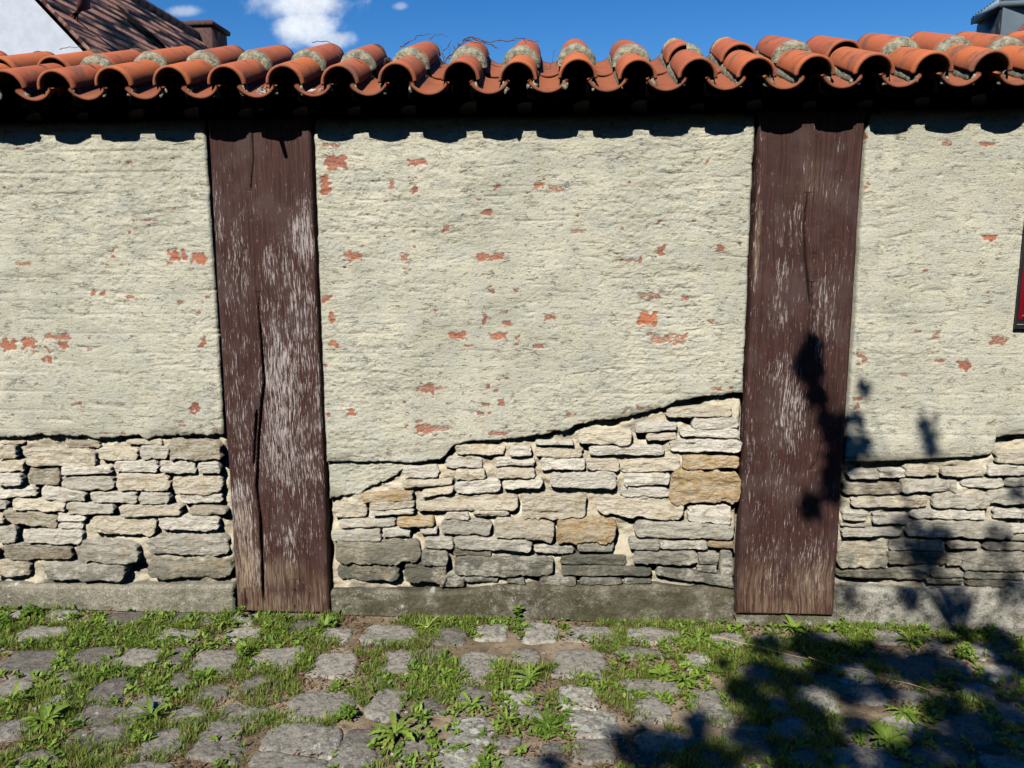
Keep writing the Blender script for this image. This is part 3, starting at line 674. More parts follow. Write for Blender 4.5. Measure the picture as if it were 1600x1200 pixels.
# timber posts
def post(xl, xr, zb, cracks, wears, bares, y0, knots=(), label=None):
    st = .0024; zt = ZT; nx = int((float(xr(1.2)) - float(xl(1.2))) / st); nz = int((zt - zb) / st)
    T = np.linspace(0, 1, nz)[:, None]; Z = zt + T * (zb - zt) + np.zeros((1, nx)); U = np.linspace(0, 1, nx)[None, :]
    zbn = .004 * fbm(U * 14, U * 0, 81, 3); Z = Z + T ** 20 * zbn * 2
    XL = xl(Z) + .003 * vn(Z * 9, Z * 0, 82); XR = xr(Z) + .003 * vn(Z * 9, Z * 0, 83); X = XL + U * (XR - XL)
    d = np.minimum(X - XL, XR - X); d = np.minimum(d, (Z - zb))
    cen = (X - (XL + XR) / 2)
    wx = X + .05 * vn(X * 2, Z * 2.2, 84)
    Y = y0 + .010 * (1 - np.clip(d / .010, 0, 1)) ** 2 - .0028 * fbm(wx * 60, Z * 1.6, 85, 3, .6) - .0014 * fbm(wx * 170, Z * 7, 86, 2) + .006 * vn(X * 4, Z * 3, 87)
    ck = np.zeros(X.shape)
    for pts, w0, w1, dep in cracks:
        q = [W(*p) for p in pts]; zs = np.array([b_ for a, b_ in q])[::-1]; xs = np.array([a for a, b_ in q])[::-1]
        cxx = np.interp(Z, zs, xs) + .0016 * vn(Z * 22, Z * 0, 88); s = np.clip((Z - zs[0]) / (zs[-1] - zs[0]), 0, 1)
        wid = (w0 + (w1 - w0) * (1 - s)) * np.clip(np.minimum(s, 1 - s) * 12, 0, 1) * (.8 + .4 * (vn(Z * 12, Z * 0, 89) + .5))
        m = sstep(1.3, .5, np.abs(X - cxx) / np.maximum(wid, 1e-4)) * (Z > zs[0]) * (Z < zs[-1]) * (wid > 4e-4)
        ck = np.maximum(ck, m); Y = Y + dep * m + .004 * np.exp(-((X - cxx) / .015) ** 2) * (Z > zs[0]) * (Z < zs[-1])
    for (px, py, r, a) in knots:
        kx, kz = W(px, py); dd = np.sqrt((X - kx) ** 2 + ((Z - kz) * .7) ** 2) / r
        Y = Y + a * np.exp(-dd ** 2) * (np.sin(dd * 9 + 9 * vn(X * 45, Z * 30, 90)) * .10 + .6)
    wk = .72 if knots and len(knots) > 2 else .95
    we = np.zeros(X.shape) + .22 * sstep(2.0, 1.7, Z); ba = np.zeros(X.shape)
    for arr, L in ((we, wears), (ba, bares)):
        for (px, py, rx, ry, s) in L:
            kx, kz = W(px, py); g = s * np.exp(-(((X - kx) / (rx * .00262)) ** 2 + ((Z - kz) / (ry * .00262)) ** 2) ** 1.5)
            np.maximum(arr, g, out=arr) if s > 0 else np.add(arr, g, out=arr)
    we *= wk; ba *= .75
    P = lambda A: np.pad(A, 1, 'edge')
    Xp, Yp, Zp = P(X), P(Y), P(Z)
    for A in ((0, slice(None)), (-1, slice(None)), (slice(None), 0), (slice(None), -1)): Yp[A] = .08
    return mesh_np('timber_post', np.stack([Xp, Yp, Zp], -1).reshape(-1, 3), grid_faces(*Xp.shape)[:, ::-1], M_wood, wall, True,
                   dict(crack=P(ck).ravel(), wear=P(we).ravel(), bare=P(ba).ravel()))
po1 = post(eP1l, eP1r, W(440, 957)[1],
     [([(394, 205), (396, 250), (392, 300)], .003, .003, .008), ([(406, 455), (404, 480), (410, 550), (413, 600), (408, 640), (404, 690), (401, 760), (408, 820), (412, 958)], .0042, .0062, .03),
      ([(401, 640), (398, 690), (396, 730)], .005, .004, .02), ([(461, 905), (461, 956)], .0015, .002, .01), ([(425, 925), (432, 918), (436, 905)], .003, .001, .015), ([(398, 956), (408, 945), (411, 930)], .002, .004, .02), ([(383, 920), (384, 955)], .002, .004, .012)],
     [(340, 330, 20, 60, .55), (375, 400, 22, 55, .6), (360, 460, 40, 60, .4), (385, 440, 14, 25, .7), (425, 410, 18, 45, .8), (450, 440, 22, 90, .65), (475, 370, 22, 70, 1.0), (470, 500, 34, 140, .75), (440, 600, 45, 130, .95), (430, 500, 22, 60, .7), (440, 700, 50, 100, .9),
      (480, 700, 40, 140, .7), (370, 620, 28, 80, .6), (380, 700, 26, 110, .6), (380, 800, 26, 80, .95), (400, 850, 60, 40, .6), (470, 800, 45, 90, .5), (370, 540, 20, 70, .45), (385, 650, 25, 60, .6), (500, 640, 10, 100, .8), (390, 880, 30, 60, 1.0), (455, 850, 20, 50, .8)],
     [(385, 900, 34, 70, .9), (440, 945, 90, 22, .95), (440, 895, 40, 26, .8), (380, 820, 20, 40, .5), (500, 930, 20, 40, .6)], -.006,
     knots=((385, 395, .022, .006), (394, 342, .006, .008)), label='left post')
po1['label'] = 'left brown timber post with a long vertical split and pale flecked paint'
po2 = post(eP2l, eP2r, W(1226, 960)[1],
     [([(1262, 300), (1256, 360), (1258, 400), (1262, 440), (1266, 480)], .0032, .0055, .018), ([(1268, 440), (1270, 500), (1268, 540)], .002, .001, .012), ([(1284, 690), (1276, 720), (1266, 735)], .001, .0015, .01), ([(1222, 900), (1224, 962)], .001, .0015, .008)],
     [(1250, 290, 30, 50, .35), (1240, 360, 30, 50, .6), (1300, 290, 28, 30, .4), (1222, 425, 16, 40, .7), (1215, 490, 28, 35, .75), (1285, 500, 26, 80, .85), (1300, 420, 30, 50, .35), (1235, 640, 34, 90, 1.0), (1225, 590, 34, 50, .9), (1220, 720, 40, 100, .55), (1170, 700, 12, 220, .5), (1180, 820, 26, 90, .5),
      (1240, 800, 40, 100, .4), (1270, 880, 30, 70, .8), (1210, 890, 50, 60, .6), (1182, 380, 6, 140, .8), (1180, 300, 5, 60, .5)],
     [(1270, 920, 44, 50, .8), (1180, 925, 36, 50, .7), (1225, 950, 80, 20, .8), (1275, 285, 26, 30, .25), (1183, 380, 5, 60, .7)], -.006,
     knots=((1188, 380, .045, .010), (1300, 385, .05, .008), (1272, 405, .02, .012), (1310, 285, .04, .006)), label='right post')
po2['label'] = 'right brown timber post with knots, swirling grain and a short crack'
# stone pads under the posts
for (a, b_, py0) in ((358, 520, 958), (1148, 1306, 961)):
    x0 = W(a, 960)[0]; x1 = W(b_, 960)[0]; mb = MB(); zt = W(a, py0)[1] - .004
    xs = np.linspace(x0, x1, 60); prof = [(-.06, -.03), (zt - .006, -.03), (zt - .001, -.024), (zt, .08)]
    V = np.array([[x, y - .006 * vn(x * 20, 0, 4), z + .004 * float(vn(x * 30, z, 6))] for (z, y) in prof for x in xs])
    mesh_np('post_pad', V, grid_faces(4, 60), M_plinth, wall, True)

# ------------------------------------------------------------------ tile capping
SL = R(18); YE = -.175; ZE = 2.205
def shell(length, r0, r1, arc, th, seg=26, ns=14, up=True, seed=0, sweep=0.0):
    rows = []; ed = []
    ang = np.linspace(-arc, arc, seg)
    def ring(y, r, k):
        jit = .0012 * vn(ang * 2, ang * 0 + seed + y * 20, 5)
        x = (r + jit) * np.sin(ang); z = (r + jit) * (np.cos(ang) - math.cos(arc)) if up else -(r + jit) * (np.cos(ang) - math.cos(arc))
        return np.stack([x, np.full(seg, y) + .0025 * vn(ang * 3 + seed, ang * 0, 7) * (k), z], -1)
    ys = np.linspace(0, length, ns)
    outer = [ring(y, r0 + (r1 - r0) * y / length, y < .01) for y in ys]
    cosr = lambda r: r - th
    inner = []
    for y in ys[::-1]:
        r = r0 + (r1 - r0) * y / length; a = ring(y, r, y < .01)
        x = a[:, 0] * (r - th) / r
        zc = -r * math.cos(arc) if up else r * math.cos(arc)
        z = zc + (a[:, 2] - zc) * (r - th) / r
        inner.append(np.stack([x, a[:, 1], z], -1))
    # bevelled lip rows
    lip = outer[0].copy(); 
    rows = outer + inner + [outer[0]]
    V = np.vstack(rows[:-1]); n = len(outer) + len(inner)
    F = []
    idx = np.arange(n * seg).reshape(n, seg)
    for i in range(n):
        j = (i + 1) % n
        a = idx[i]; b_ = idx[j]
        F += [[a[k], b_[k], b_[k + 1], a[k + 1]] if up else [a[k + 1], b_[k + 1], b_[k], a[k]] for k in range(seg - 1)]
    no = len(outer)
    for i in range(no - 1):
        o0, o1 = idx[i], idx[i + 1]; i0, i1 = idx[n - 1 - i], idx[n - 2 - i]
        F.append([o0[0], i0[0], i1[0], o1[0]]); F.append([o0[-1], o1[-1], i1[-1], i0[-1]])
    e = np.zeros(n * seg); e[idx[n - 1]] = .9; e[idx[0]] = .25; e[idx[no:]] = np.maximum(e[idx[no:]], .6)
    return V, np.array(F), e
def tilemesh(name, **kw):
    V, F, e = shell(**kw); o = mesh_np(name, V, F, M_tile, None, True, dict(edge=e)); return o
CPX = [(-90, 0), (9, 0), (86, 1), (176, 1), (266, 1), (353, 1), (444, 1), (530, 1), (620, 1), (719, 1), (809, 1), (903, 1), (997, 1), (1090, 2), (1183, 0), (1273, 1), (1365, 0), (1457, 1), (1550, 1), (1640, 1)]
CX = [(W(p, 112, YE)[0], m) for p, m in CPX]
while CX[0][0] > -3.55: CX.insert(0, (CX[0][0] - .222, 1))
while CX[-1][0] < 3.55: CX.append((CX[-1][0] + .222, 1))
roofv = MB()
roofv.box(L0, R0, -.085, .50, 0, .012, mat=Matrix.Translation((0, 0, 0)))   # replaced below by the real bed
roofv = MB()
# mortar bed under the pan tiles: a sloping slab with a rough front
xs = np.linspace(L0, R0, 700)
prof = [(-.02, 2.125), (-.024, 2.16), (-.020, 2.205), (.10, 2.155 + .275 * .325), (.50, 2.155 + .675 * .325), (.50, 2.08), (.09, 2.08), (.09, 2.125), (-.02, 2.125)]
V = np.array([[x, y - .006 * float(vn(x * 16, z * 40, 3)), z + .004 * float(vn(x * 21, y * 9, 6))] for (y, z) in prof for x in xs])
roofv.add(V, grid_faces(len(prof), len(xs))[:, ::-1])
roof = roofv.build('roof', M_gmort, wall, True)
eb = MB(); eb.box(L0, R0, -.058, -.026, 2.106, 2.178);  # added unseen board and comb, shaped to block sun and notch the shadow
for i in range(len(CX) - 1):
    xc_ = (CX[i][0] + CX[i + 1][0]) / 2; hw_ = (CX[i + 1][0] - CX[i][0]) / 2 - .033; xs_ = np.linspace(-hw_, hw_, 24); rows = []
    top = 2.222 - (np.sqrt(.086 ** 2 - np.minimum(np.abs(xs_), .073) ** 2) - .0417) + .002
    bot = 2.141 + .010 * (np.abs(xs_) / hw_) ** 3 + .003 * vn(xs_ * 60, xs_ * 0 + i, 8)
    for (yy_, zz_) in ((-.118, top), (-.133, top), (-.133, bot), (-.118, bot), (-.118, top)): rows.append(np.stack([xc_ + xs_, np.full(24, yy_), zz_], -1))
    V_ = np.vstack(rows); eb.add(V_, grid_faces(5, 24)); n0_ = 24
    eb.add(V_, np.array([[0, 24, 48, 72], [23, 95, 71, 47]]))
ebo = eb.build('eave_shadow_blocker', M_eaveblack, roof)
protoC = [tilemesh('cover_tile', length=.41, r0=.0715, r1=.060, arc=R(92), th=.0115, seed=3 + i) for i in range(3)]
protoU = [tilemesh('cover_tile', length=.37, r0=.0735, r1=.062, arc=R(92), th=.0115, seed=13 + i) for i in range(3)]
protoP = [tilemesh('pan_tile', length=.41, r0=.086, r1=.080, arc=R(61), th=.0115, up=False, seed=23 + i) for i in range(3)]
used = set()
def place(protos, name, loc, rot):
    p = random.choice(protos)
    if p.name in used: o = p.copy(); COL.objects.link(o)
    else: o = p; used.add(p.name)
    o.name = name; o.parent = roof; o.location = loc; o.rotation_euler = rot
    return o
cs, sn = math.cos(SL), math.sin(SL)
def onslope(s, nrm=0.0): return YE + s * cs - nrm * sn, ZE + s * sn + nrm * cs
def lumpy(V, amp, f, s):
    V = np.asarray(V, float)
    dx = vn(V[:, 0] * f + V[:, 1] * f, V[:, 2] * f + s, 1); dy = vn(V[:, 1] * f + 7, V[:, 2] * f + V[:, 0] * f, 2); dz = vn(V[:, 0] * f + 3, V[:, 1] * f + V[:, 2] * f + s, 3)
    return V + np.stack([dx, dy, dz], -1) * amp * 2
def blob(mbx, c, r, s, amp=.35):
    n = 9; th = np.linspace(0, math.pi, n)[:, None]; ph = np.linspace(0, 2 * math.pi, 13)[None, :]
    P = np.stack([np.sin(th) * np.cos(ph) * r[0], np.sin(th) * np.sin(ph) * r[1], np.cos(th) * r[2] + 0 * ph], -1).reshape(-1, 3)
    P = lumpy(P, max(r) * amp, .7 / max(r), s) + np.array(c)
    mbx.add(P, grid_faces(n, 13)[:, ::-1])
for i, (x, m) in enumerate(CX):
    yaw = random.uniform(-.018, .018); dz = random.uniform(-.004, .004)
    y, z = onslope(random.uniform(-.008, .008), dz)
    place(protoC, 'cover_tile', (x, y, z), (SL + random.uniform(-.01, .01), random.uniform(-.03, .03), yaw))
    s1 = .345 + random.uniform(-.012, .012); rise = .020 if m == 1 else .014
    if i in (0,): pass
    y, z = onslope(s1, rise + dz)
    place(protoU, 'cover_tile', (x + yaw * -.3 + random.uniform(-.003, .003), y, z), (SL + random.uniform(-.01, .01), random.uniform(-.03, .03), yaw + random.uniform(-.02, .02)))
    # mortar: collar, side strips, plug
    mm = MB(); seg = 30
    if m >= 1:
        a0, a1 = (-1.6, 1.6) if m == 1 else (0.0, 1.6)
        ang = np.linspace(a0, a1, seg); rows = []
        for (ds, rad) in ((-.040, .050), (-.037, .065), (-.030, .0725), (-.016, .0775), (-.002, .079), (.006, .076), (.010, .064)):
            yy_, zz_ = onslope(s1 + ds, rise * .75 + dz)
            rr = rad + .006 * vn(ang * 4 + i * 7, ang * 0 + ds * 120, 17)
            oy = .008 * vn(ang * 5 + i * 3, ang * 0 + 3, 18)
            rows.append(np.stack([x + rr * np.sin(ang), yy_ + oy * cs - rr * np.cos(ang) * sn, zz_ + oy * sn + rr * np.cos(ang) * cs], -1))
        mm.add(np.vstack(rows), grid_faces(len(rows), seg))
    for sd in (-1, 1):
        rows = []; S = np.linspace(.020, .69, 60)
        for (ox, oz) in ((.050, -.028), (.064, -.036), (.0705, -.026), (.069, -.014), (.064, .000), (.058, .008), (.052, .004), (.050, -.028)):
            nr = oz + np.where(S > s1, rise, 0) * (oz > -.02)
            jx = .0045 * vn(S * 40 + i * 5, S * 0 + oz * 90 + sd, 19) + .003 * vn(S * 110, S * 0 + oz * 90 + sd, 20)
            rows.append(np.stack([x + sd * (ox + jx) + yaw * -S * .9, YE + S * cs - nr * sn, ZE + S * sn + nr * cs + .003 * vn(S * 50 + i, S * 0 + ox * 99, 22)], -1))
        F = grid_faces(len(rows), len(S)); V = np.vstack(rows); mm.add(V, F if sd < 0 else F[:, ::-1])
        c0 = len(S); cap = np.array([r[0] for r in rows[:-1]]); cen = cap.mean(0)
        # rough lumps on the strip ends, where the mortar squeezed out
        yb, zb = onslope(.012, -.022)
        blob(mm, (x + sd * .056, yb, zb), (.011, .010, .014), i * 3 + sd, .8)
        if random.random() < .6: blob(mm, (x + sd * random.uniform(.040, .052), yb + random.uniform(-.006, .012), zb + random.uniform(-.012, .008)), (.010, .010, .012), i * 5 + sd, .6)
    # inner plug far inside so no daylight comes through
    yb, zb = onslope(.22, .0); blob(mm, (x, yb, zb + .01), (.055, .03, .055), i, .1)
    yb, zb = onslope(.66, .02); blob(mm, (x, yb, zb + .01), (.056, .03, .055), i, .1)
    leftish = x < W(560, 112, YE)[0]
    mo = mm.build('tile_mortar', M_gmort, roof, True)
    if leftish:
        # the left run's strips are dark and reddish, only collar and lumps are pale
        mo.data.materials.append(M_dmort); P = mo.data.polygons
        cen = np.zeros(len(P) * 3, np.float32); P.foreach_get('center', cen); cen = cen.reshape(-1, 3)
        n0 = (seg - 1) * 5 if m >= 1 else 0
        mi = np.zeros(len(P), np.int32); st = np.arange(len(P)) >= n0
        area = np.zeros(len(P), np.float32)
        mi[st & (cen[:, 1] > YE + .04)] = 1; P.foreach_set('material_index', mi)
for i in range(len(CX) - 1):
    x = (CX[i][0] + CX[i + 1][0]) / 2; g = CX[i + 1][0] - CX[i][0]
    y, z = onslope(random.uniform(-.006, .006), -.002); k = random.uniform(-.015, .015)
    place(protoP, 'pan_tile', (x, y, z), (SL, random.uniform(-.02, .02), k)).location.z = z + .0
    y, z = onslope(.34 + random.uniform(-.01, .01), .014)
    place(protoP, 'pan_tile', (x, y, z), (SL, random.uniform(-.02, .02), k))
# leaf litter and feathers caught in the gutter near the left post
mb = MB()
for k in range(46):
    px = random.choice((random.uniform(392, 424), random.uniform(392, 424), random.uniform(470, 500)))
    s = random.uniform(.01, .10); x = W(px, 130, YE)[0]; y, z = onslope(s, -.036 + random.uniform(0, .018))
    L = random.uniform(.008, .02); w = random.uniform(.003, .007); a = random.uniform(0, 6.3); t = random.uniform(.1, 1.3)
    d = Vector((math.cos(a) * math.cos(t), math.sin(a) * math.cos(t), math.sin(t))); q = d.orthogonal().normalized()
    c = Vector((x, y, z)); V = [c - d * L - q * w, c - d * L + q * w, c + q * w * .8 + Vector((0, 0, .003)), c + d * L, c - q * w * .9]
    mb.add(np.array([tuple(p) for p in (c - d * L, c + q * w + Vector((0, 0, .002)), c + d * L, c - q * w)]), np.array([[0, 1, 2, 3]]), tint=random.random())
lit = mb.build('dry_leaves', leafmat('gutter_litter', (.30, .24, .19), (.62, .56, .52), dryamt=-.3, trans=.1))
tag(lit, 'pale dry leaves and feathers caught between the clay tiles above the left post', 'leaf litter', kind='stuff')

# a splinter hanging out under the eaves over the left post (it throws the pointed shadow)
mb = MB()
xh = W(424, 175, -.02)[0]
mb.tube([(xh, -.03, 2.15), (xh + .002, -.11, 2.125), (xh + .004, -.175, 2.108)], [.012, .011, .008], 7)
o = mb.build('wooden_peg', M_eaveblack, wall, True)

# ------------------------------------------------------------------ sign at the right edge
sg = empty('sign_board', (0, 0, 0)); tag(sg, 'dark red framed board hanging on the render at the right edge', 'sign')
xl = W(1580, 508)[0] + .004; zb_ = W(1581, 513)[1]; zt_ = W(1598, 258)[1]
def bx(nm, mat, *a):
    m = MB(); m.box(*a); o = m.build(nm, mat, sg)
    bv = o.modifiers.new('bevel', 'BEVEL'); bv.width = .0015; bv.segments = 2; return o
bx('frame', M_black, xl, xl + .62, -.022, -.012, zb_, zt_)
zm = W(1594, 364)[1]
bx('panel', M_red, xl + .006, xl + .61, -.026, -.0222, zb_ + .036, zm - .012)
bx('panel', M_red, xl + .006, xl + .61, -.026, -.0222, zm + .016, zt_ - .01)
bx('trim', M_metal, xl + .003, xl + .615, -.0245, -.0222, zb_ + .016, zb_ + .019)
m = MB(); m.tube([(xl + .026, -.025, zb_ + .05), (xl + .026, -.031, zb_ + .05)], [.006, .005], 12); m.add(np.array([[xl + .026 + .005 * math.cos(t), -.031, zb_ + .05 + .005 * math.sin(t)] for t in np.linspace(0, 2 * math.pi, 12, endpoint=False)][:4]), np.array([[0, 1, 2, 3]]))
m.build('screw', M_metal, sg, True)

# ------------------------------------------------------------------ dry twigs on the capping
def twig(pxpts, yoff, name, label, branches=(), r=.0022, mat=None):
    mb = MB()
    def P(p):
        x, z = W(p[0], p[1], yoff + (p[2] if len(p) > 2 else 0)); return Vector((x, yoff + (p[2] if len(p) > 2 else 0), z))
    def run(pts, r0, r1):
        q = [P(p) for p in pts]; out = []
        for a, b_ in zip(q[:-1], q[1:]):
            for t in (0, .33, .66): out.append(a.lerp(b_, t) + Vector((random.uniform(-1, 1), random.uniform(-1, 1), random.uniform(-1, 1))) * .0035)
        out.append(q[-1]); mb.tube(out, list(np.linspace(r0, r1, len(out))), 6)
    run(pxpts, r, r * .5)
    for b_ in branches: run(b_, r * .7, r * .3)
    o = mb.build(name, mat or M_twig, None, True); tag(o, label, 'twig', 'dry twigs caught on the tiles'); return o
twig([(624, 74), (640, 66), (652, 57), (668, 53), (674, 53)], .30, 'dry_twig', 'thin arched dry twig rising above the tile left of the twiggy clump', [[(672, 62), (680, 54), (692, 53), (700, 58)], [(640, 66), (630, 68)]])
twig([(687, 105, -.05), (698, 92), (710, 80), (722, 67), (735, 58), (748, 64), (758, 68)], .25, 'dry_twig', 'dark branching twig standing in the gap between two tiles',
     [[(696, 96), (688, 82), (683, 66)], [(694, 92), (690, 78), (688, 70)], [(704, 86), (701, 72)], [(690, 98), (684, 84), (682, 74)], [(693, 80), (702, 70), (706, 62)], [(712, 78), (708, 70)], [(720, 70), (713, 66)], [(698, 92), (710, 88), (716, 78)], [(724, 62), (738, 64), (752, 70)], [(716, 72), (730, 62), (742, 61)]], .0028)
twig([(722, 64), (735, 57), (748, 62), (765, 65), (780, 63), (795, 64), (806, 60), (816, 59), (828, 64), (842, 64)], .34, 'dry_twig', 'long pale twig lying across two tile crests beside the dark clump',
     [[(752, 63), (765, 70), (778, 75)], [(760, 66), (772, 72), (782, 78)], [(755, 68), (768, 68), (774, 76)], [(795, 64), (806, 63)], [(772, 64), (785, 62), (794, 65)]], .0026)
twig([(818, 60), (826, 72), (832, 88), (838, 100), (848, 106), (860, 108), (862, 96), (864, 82), (868, 78)], .22, 'dry_twig', 'thin curling twig hanging down the right side of a tile', [[(832, 88), (838, 94)], [(846, 105), (852, 104)]], .0018)
twig([(756, 96), (762, 88), (765, 84), (760, 84)], .26, 'dry_twig', 'short hooked twig tip poking out right of the dark clump', r=.0014)
twig([(488, 66), (500, 64), (512, 66), (524, 72), (528, 84), (532, 90)], .20, 'dry_twig', 'curved twig lying over the tile right of the cloud', [[(524, 72), (520, 80)]], .0018)
twig([(92, 78), (110, 74), (124, 72), (134, 76)], .32, 'dry_twig', 'fine wiry twig lying on the tiles below the white gable', r=.0016)
twig([(208, 73), (216, 71), (222, 76), (232, 80)], .34, 'dry_twig', 'fine wiry twig lying on the tiles below the brown roof', [[(222, 73), (228, 84)]], .0014)

# ------------------------------------------------------------------ grass, ground cover and weeds
def blades(P, n_each, hmin, hmax, spread, wid, rng, lean=.9):
    n = len(P) * n_each; c = np.repeat(P, n_each, 0); sc = np.repeat(.55 + .9 * rng.random(len(P)) ** 2, n_each)
    a = rng.uniform(0, 2 * np.pi, n); rr = spread * np.sqrt(rng.random(n)); bx_ = c[:, 0] + rr * np.cos(a); by_ = c[:, 1] + rr * np.sin(a)
    by_ = np.minimum(by_, -.015)
    h = rng.uniform(hmin, hmax, n) * sc; az = a + rng.normal(0, .9, n); ln = rng.uniform(.15, lean, n)
    w = wid * rng.uniform(.6, 1.3, n); bz = TREND(bx_, by_) - .008
    px_, py_ = -np.sin(az), np.cos(az); V = np.zeros((n, 7, 3)); 
    for k, (t, ww) in enumerate(((0, .8), (.45, 1.), (.8, .65))):
        f = ln * h * t ** 1.6; cx_ = bx_ + np.cos(az) * f; cy_ = by_ + np.sin(az) * f; cz_ = bz + h * t * (1 - .35 * ln * t)
        V[:, 2 * k] = np.stack([cx_ - px_ * w * ww, cy_ - py_ * w * ww, cz_], -1); V[:, 2 * k + 1] = np.stack([cx_ + px_ * w * ww, cy_ + py_ * w * ww, cz_], -1)
    V[:, 6] = np.stack([bx_ + np.cos(az) * ln * h, by_ + np.sin(az) * ln * h, bz + h * (1 - .35 * ln)], -1)
    V[..., 1] = np.minimum(V[..., 1], -.012)
    b0 = np.arange(n)[:, None] * 7
    F = np.vstack([b0 + np.array([[0, 1, 3, 2]]), b0 + np.array([[2, 3, 5, 4]]), b0 + np.array([[4, 5, 6, 6]])])
    tint = np.clip(np.repeat(rng.random(len(P)), n_each) * .6 + rng.random(n) * .5, 0, 1); T = np.repeat(tint[:, None], 7, 1); T[:, :2] *= .8
    return V.reshape(-1, 3), F, T.ravel()
def tri_fix(F):      # split degenerate quads
    q = F[F[:, 2] != F[:, 3]]; t = F[F[:, 2] == F[:, 3]][:, :3]
    return [tuple(r) for r in q.tolist()] + [tuple(r) for r in t.tolist()]
def scatter(n, thr, seed, m=0.0, xr=(-3.4, 3.4), yr=(-2.6, -.02)):
    rg = np.random.default_rng(seed); x = rg.uniform(*xr, n); y = rg.uniform(*yr, n)
    y = np.where(rg.random(n) < .35, rg.uniform(-1.25, -.02, n), y)
    f = fbm(x * 3.6, y * 3.6, seed, 3) + .35 * vn(x * 15, y * 15, seed + 5) + .10 * (y > -.5)
    k = (f > thr) & ~on_cobble(x, y, m); return np.stack([x[k], y[k]], -1)
rg = np.random.default_rng(5)
P = scatter(32000, .085, 101, -.026); print('grass tufts', len(P))
V, F, T = blades(P, 15, .014, .036, .022, .0013, rg)
g = mesh_np('grass', V, tri_fix(F), M_grass, None, True, dict(tint=T)); tag(g, 'short green grass growing in the joints between the cobbles', 'grass', kind='stuff')
def leaf_fan(mbx, c, L, w, az, pitch, curl, lob, tint, twist=0.0, n=9, seed=0):
    # leaf blade: strip along a curved midrib, two halves folded slightly up
    ca, sa = math.cos(az), math.sin(az); V = []; p = Vector(c); seg = L / (n - 1); ph = pitch
    for i in range(n):
        t = i / (n - 1)
        if lob == 0: ww = w * math.sin(math.pi * min(1, .10 + .9 * t)) ** .75 * (1.0 if t > .15 else .35)
        elif lob == 1: ww = w * (.28 + .72 * t) * (1 - t ** 5) * (1 if i % 2 else .50)
        else: ww = w * math.sin(math.pi * (.12 + .88 * t)) ** .6
        if i == n - 1: ww = w * .05
        q = Vector((-sa, ca, twist)).normalized() * ww; up = Vector((-ca * math.sin(ph), -sa * math.sin(ph), math.cos(ph))) * ww * .28
        V += [tuple(p - q + up), tuple(p), tuple(p + q + up)]
        p = p + Vector((ca * math.cos(ph), sa * math.cos(ph), math.sin(ph))) * seg; ph -= curl / n
    V = np.array(V); V[:, 1] = np.minimum(V[:, 1], -.010 - .002 * (V[:, 2] > .05)); V[:, 2] = np.maximum(V[:, 2], -.012)
    mbx.add(V, grid_faces(n, 3), tint=np.clip(tint + np.random.default_rng(seed).uniform(-.12, .12, len(V)), 0, 1))
# small-leaved ground cover (clover, seedlings)
mb = MB(); P = scatter(13000, .0, 202, -.026); rn = random.Random(3)
for (x, y) in P:
    z = float(TREND(np.array(x), np.array(y))) - .004; t0 = rn.random()
    for k in range(rn.randint(4, 7)):
        leaf_fan(mb, (x + rn.uniform(-.01, .01), y + rn.uniform(-.01, .01), z + rn.uniform(0, .01)), rn.uniform(.012, .030), rn.uniform(.003, .007), rn.uniform(0, 6.3), rn.uniform(.1, 1.2), rn.uniform(.2, 1.4), 0, min(1, t0 * .7 + .2 + rn.uniform(-.2, .2)), n=4, seed=k)
gc = mb.build('ground_cover', M_leaf, None, True); tag(gc, 'low small leaved weeds creeping between the cobbles', 'ground cover', kind='stuff')
# dry brown litter
mb = MB(); P = scatter(15000, -.06, 303, -.015)
for (x, y) in P:
    z = float(TREND(np.array(x), np.array(y))) + .001
    for k in range(3):
        leaf_fan(mb, (x + rn.uniform(-.02, .02), y + rn.uniform(-.02, .02), z), rn.uniform(.008, .026), rn.uniform(.0012, .004), rn.uniform(0, 6.3), rn.uniform(-.1, .5), rn.uniform(-.5, 1), 0, rn.random(), n=4, seed=k)
lt = mb.build('dry_plant_litter', M_litter, None, True); tag(lt, 'brown dry moss and plant litter between the cobbles', 'litter', kind='stuff')
# pebbles
mb = MB(); rg2 = np.random.default_rng(44)
for k in range(420):
    x = rg2.uniform(-2.6, 2.8); y = rg2.uniform(-1.4, -.03); r = rg2.uniform(.003, .010)
    n_ = 6; th = np.linspace(0, math.pi, 5)[:, None]; ph = np.linspace(0, 2 * math.pi, 8)[None, :]
    Pq = np.stack([np.sin(th) * np.cos(ph) * r * 1.3, np.sin(th) * np.sin(ph) * r, np.cos(th) * r * .7 + 0 * ph], -1).reshape(-1, 3)
    Pq = lumpy(Pq, r * .3, 80, k) + np.array([x, y, float(TREND(np.array(x), np.array(y))) - .008 + r * .2]); c = rg2.uniform(.1, .5); mb.add(Pq, grid_faces(5, 8)[:, ::-1], scol=(c, c * .97, c * .9), lich=0.)
pb = mb.build('pebbles', M_cobble, None, True); tag(pb, 'small pebbles scattered in the sand between the cobbles', 'pebbles', kind='stuff')

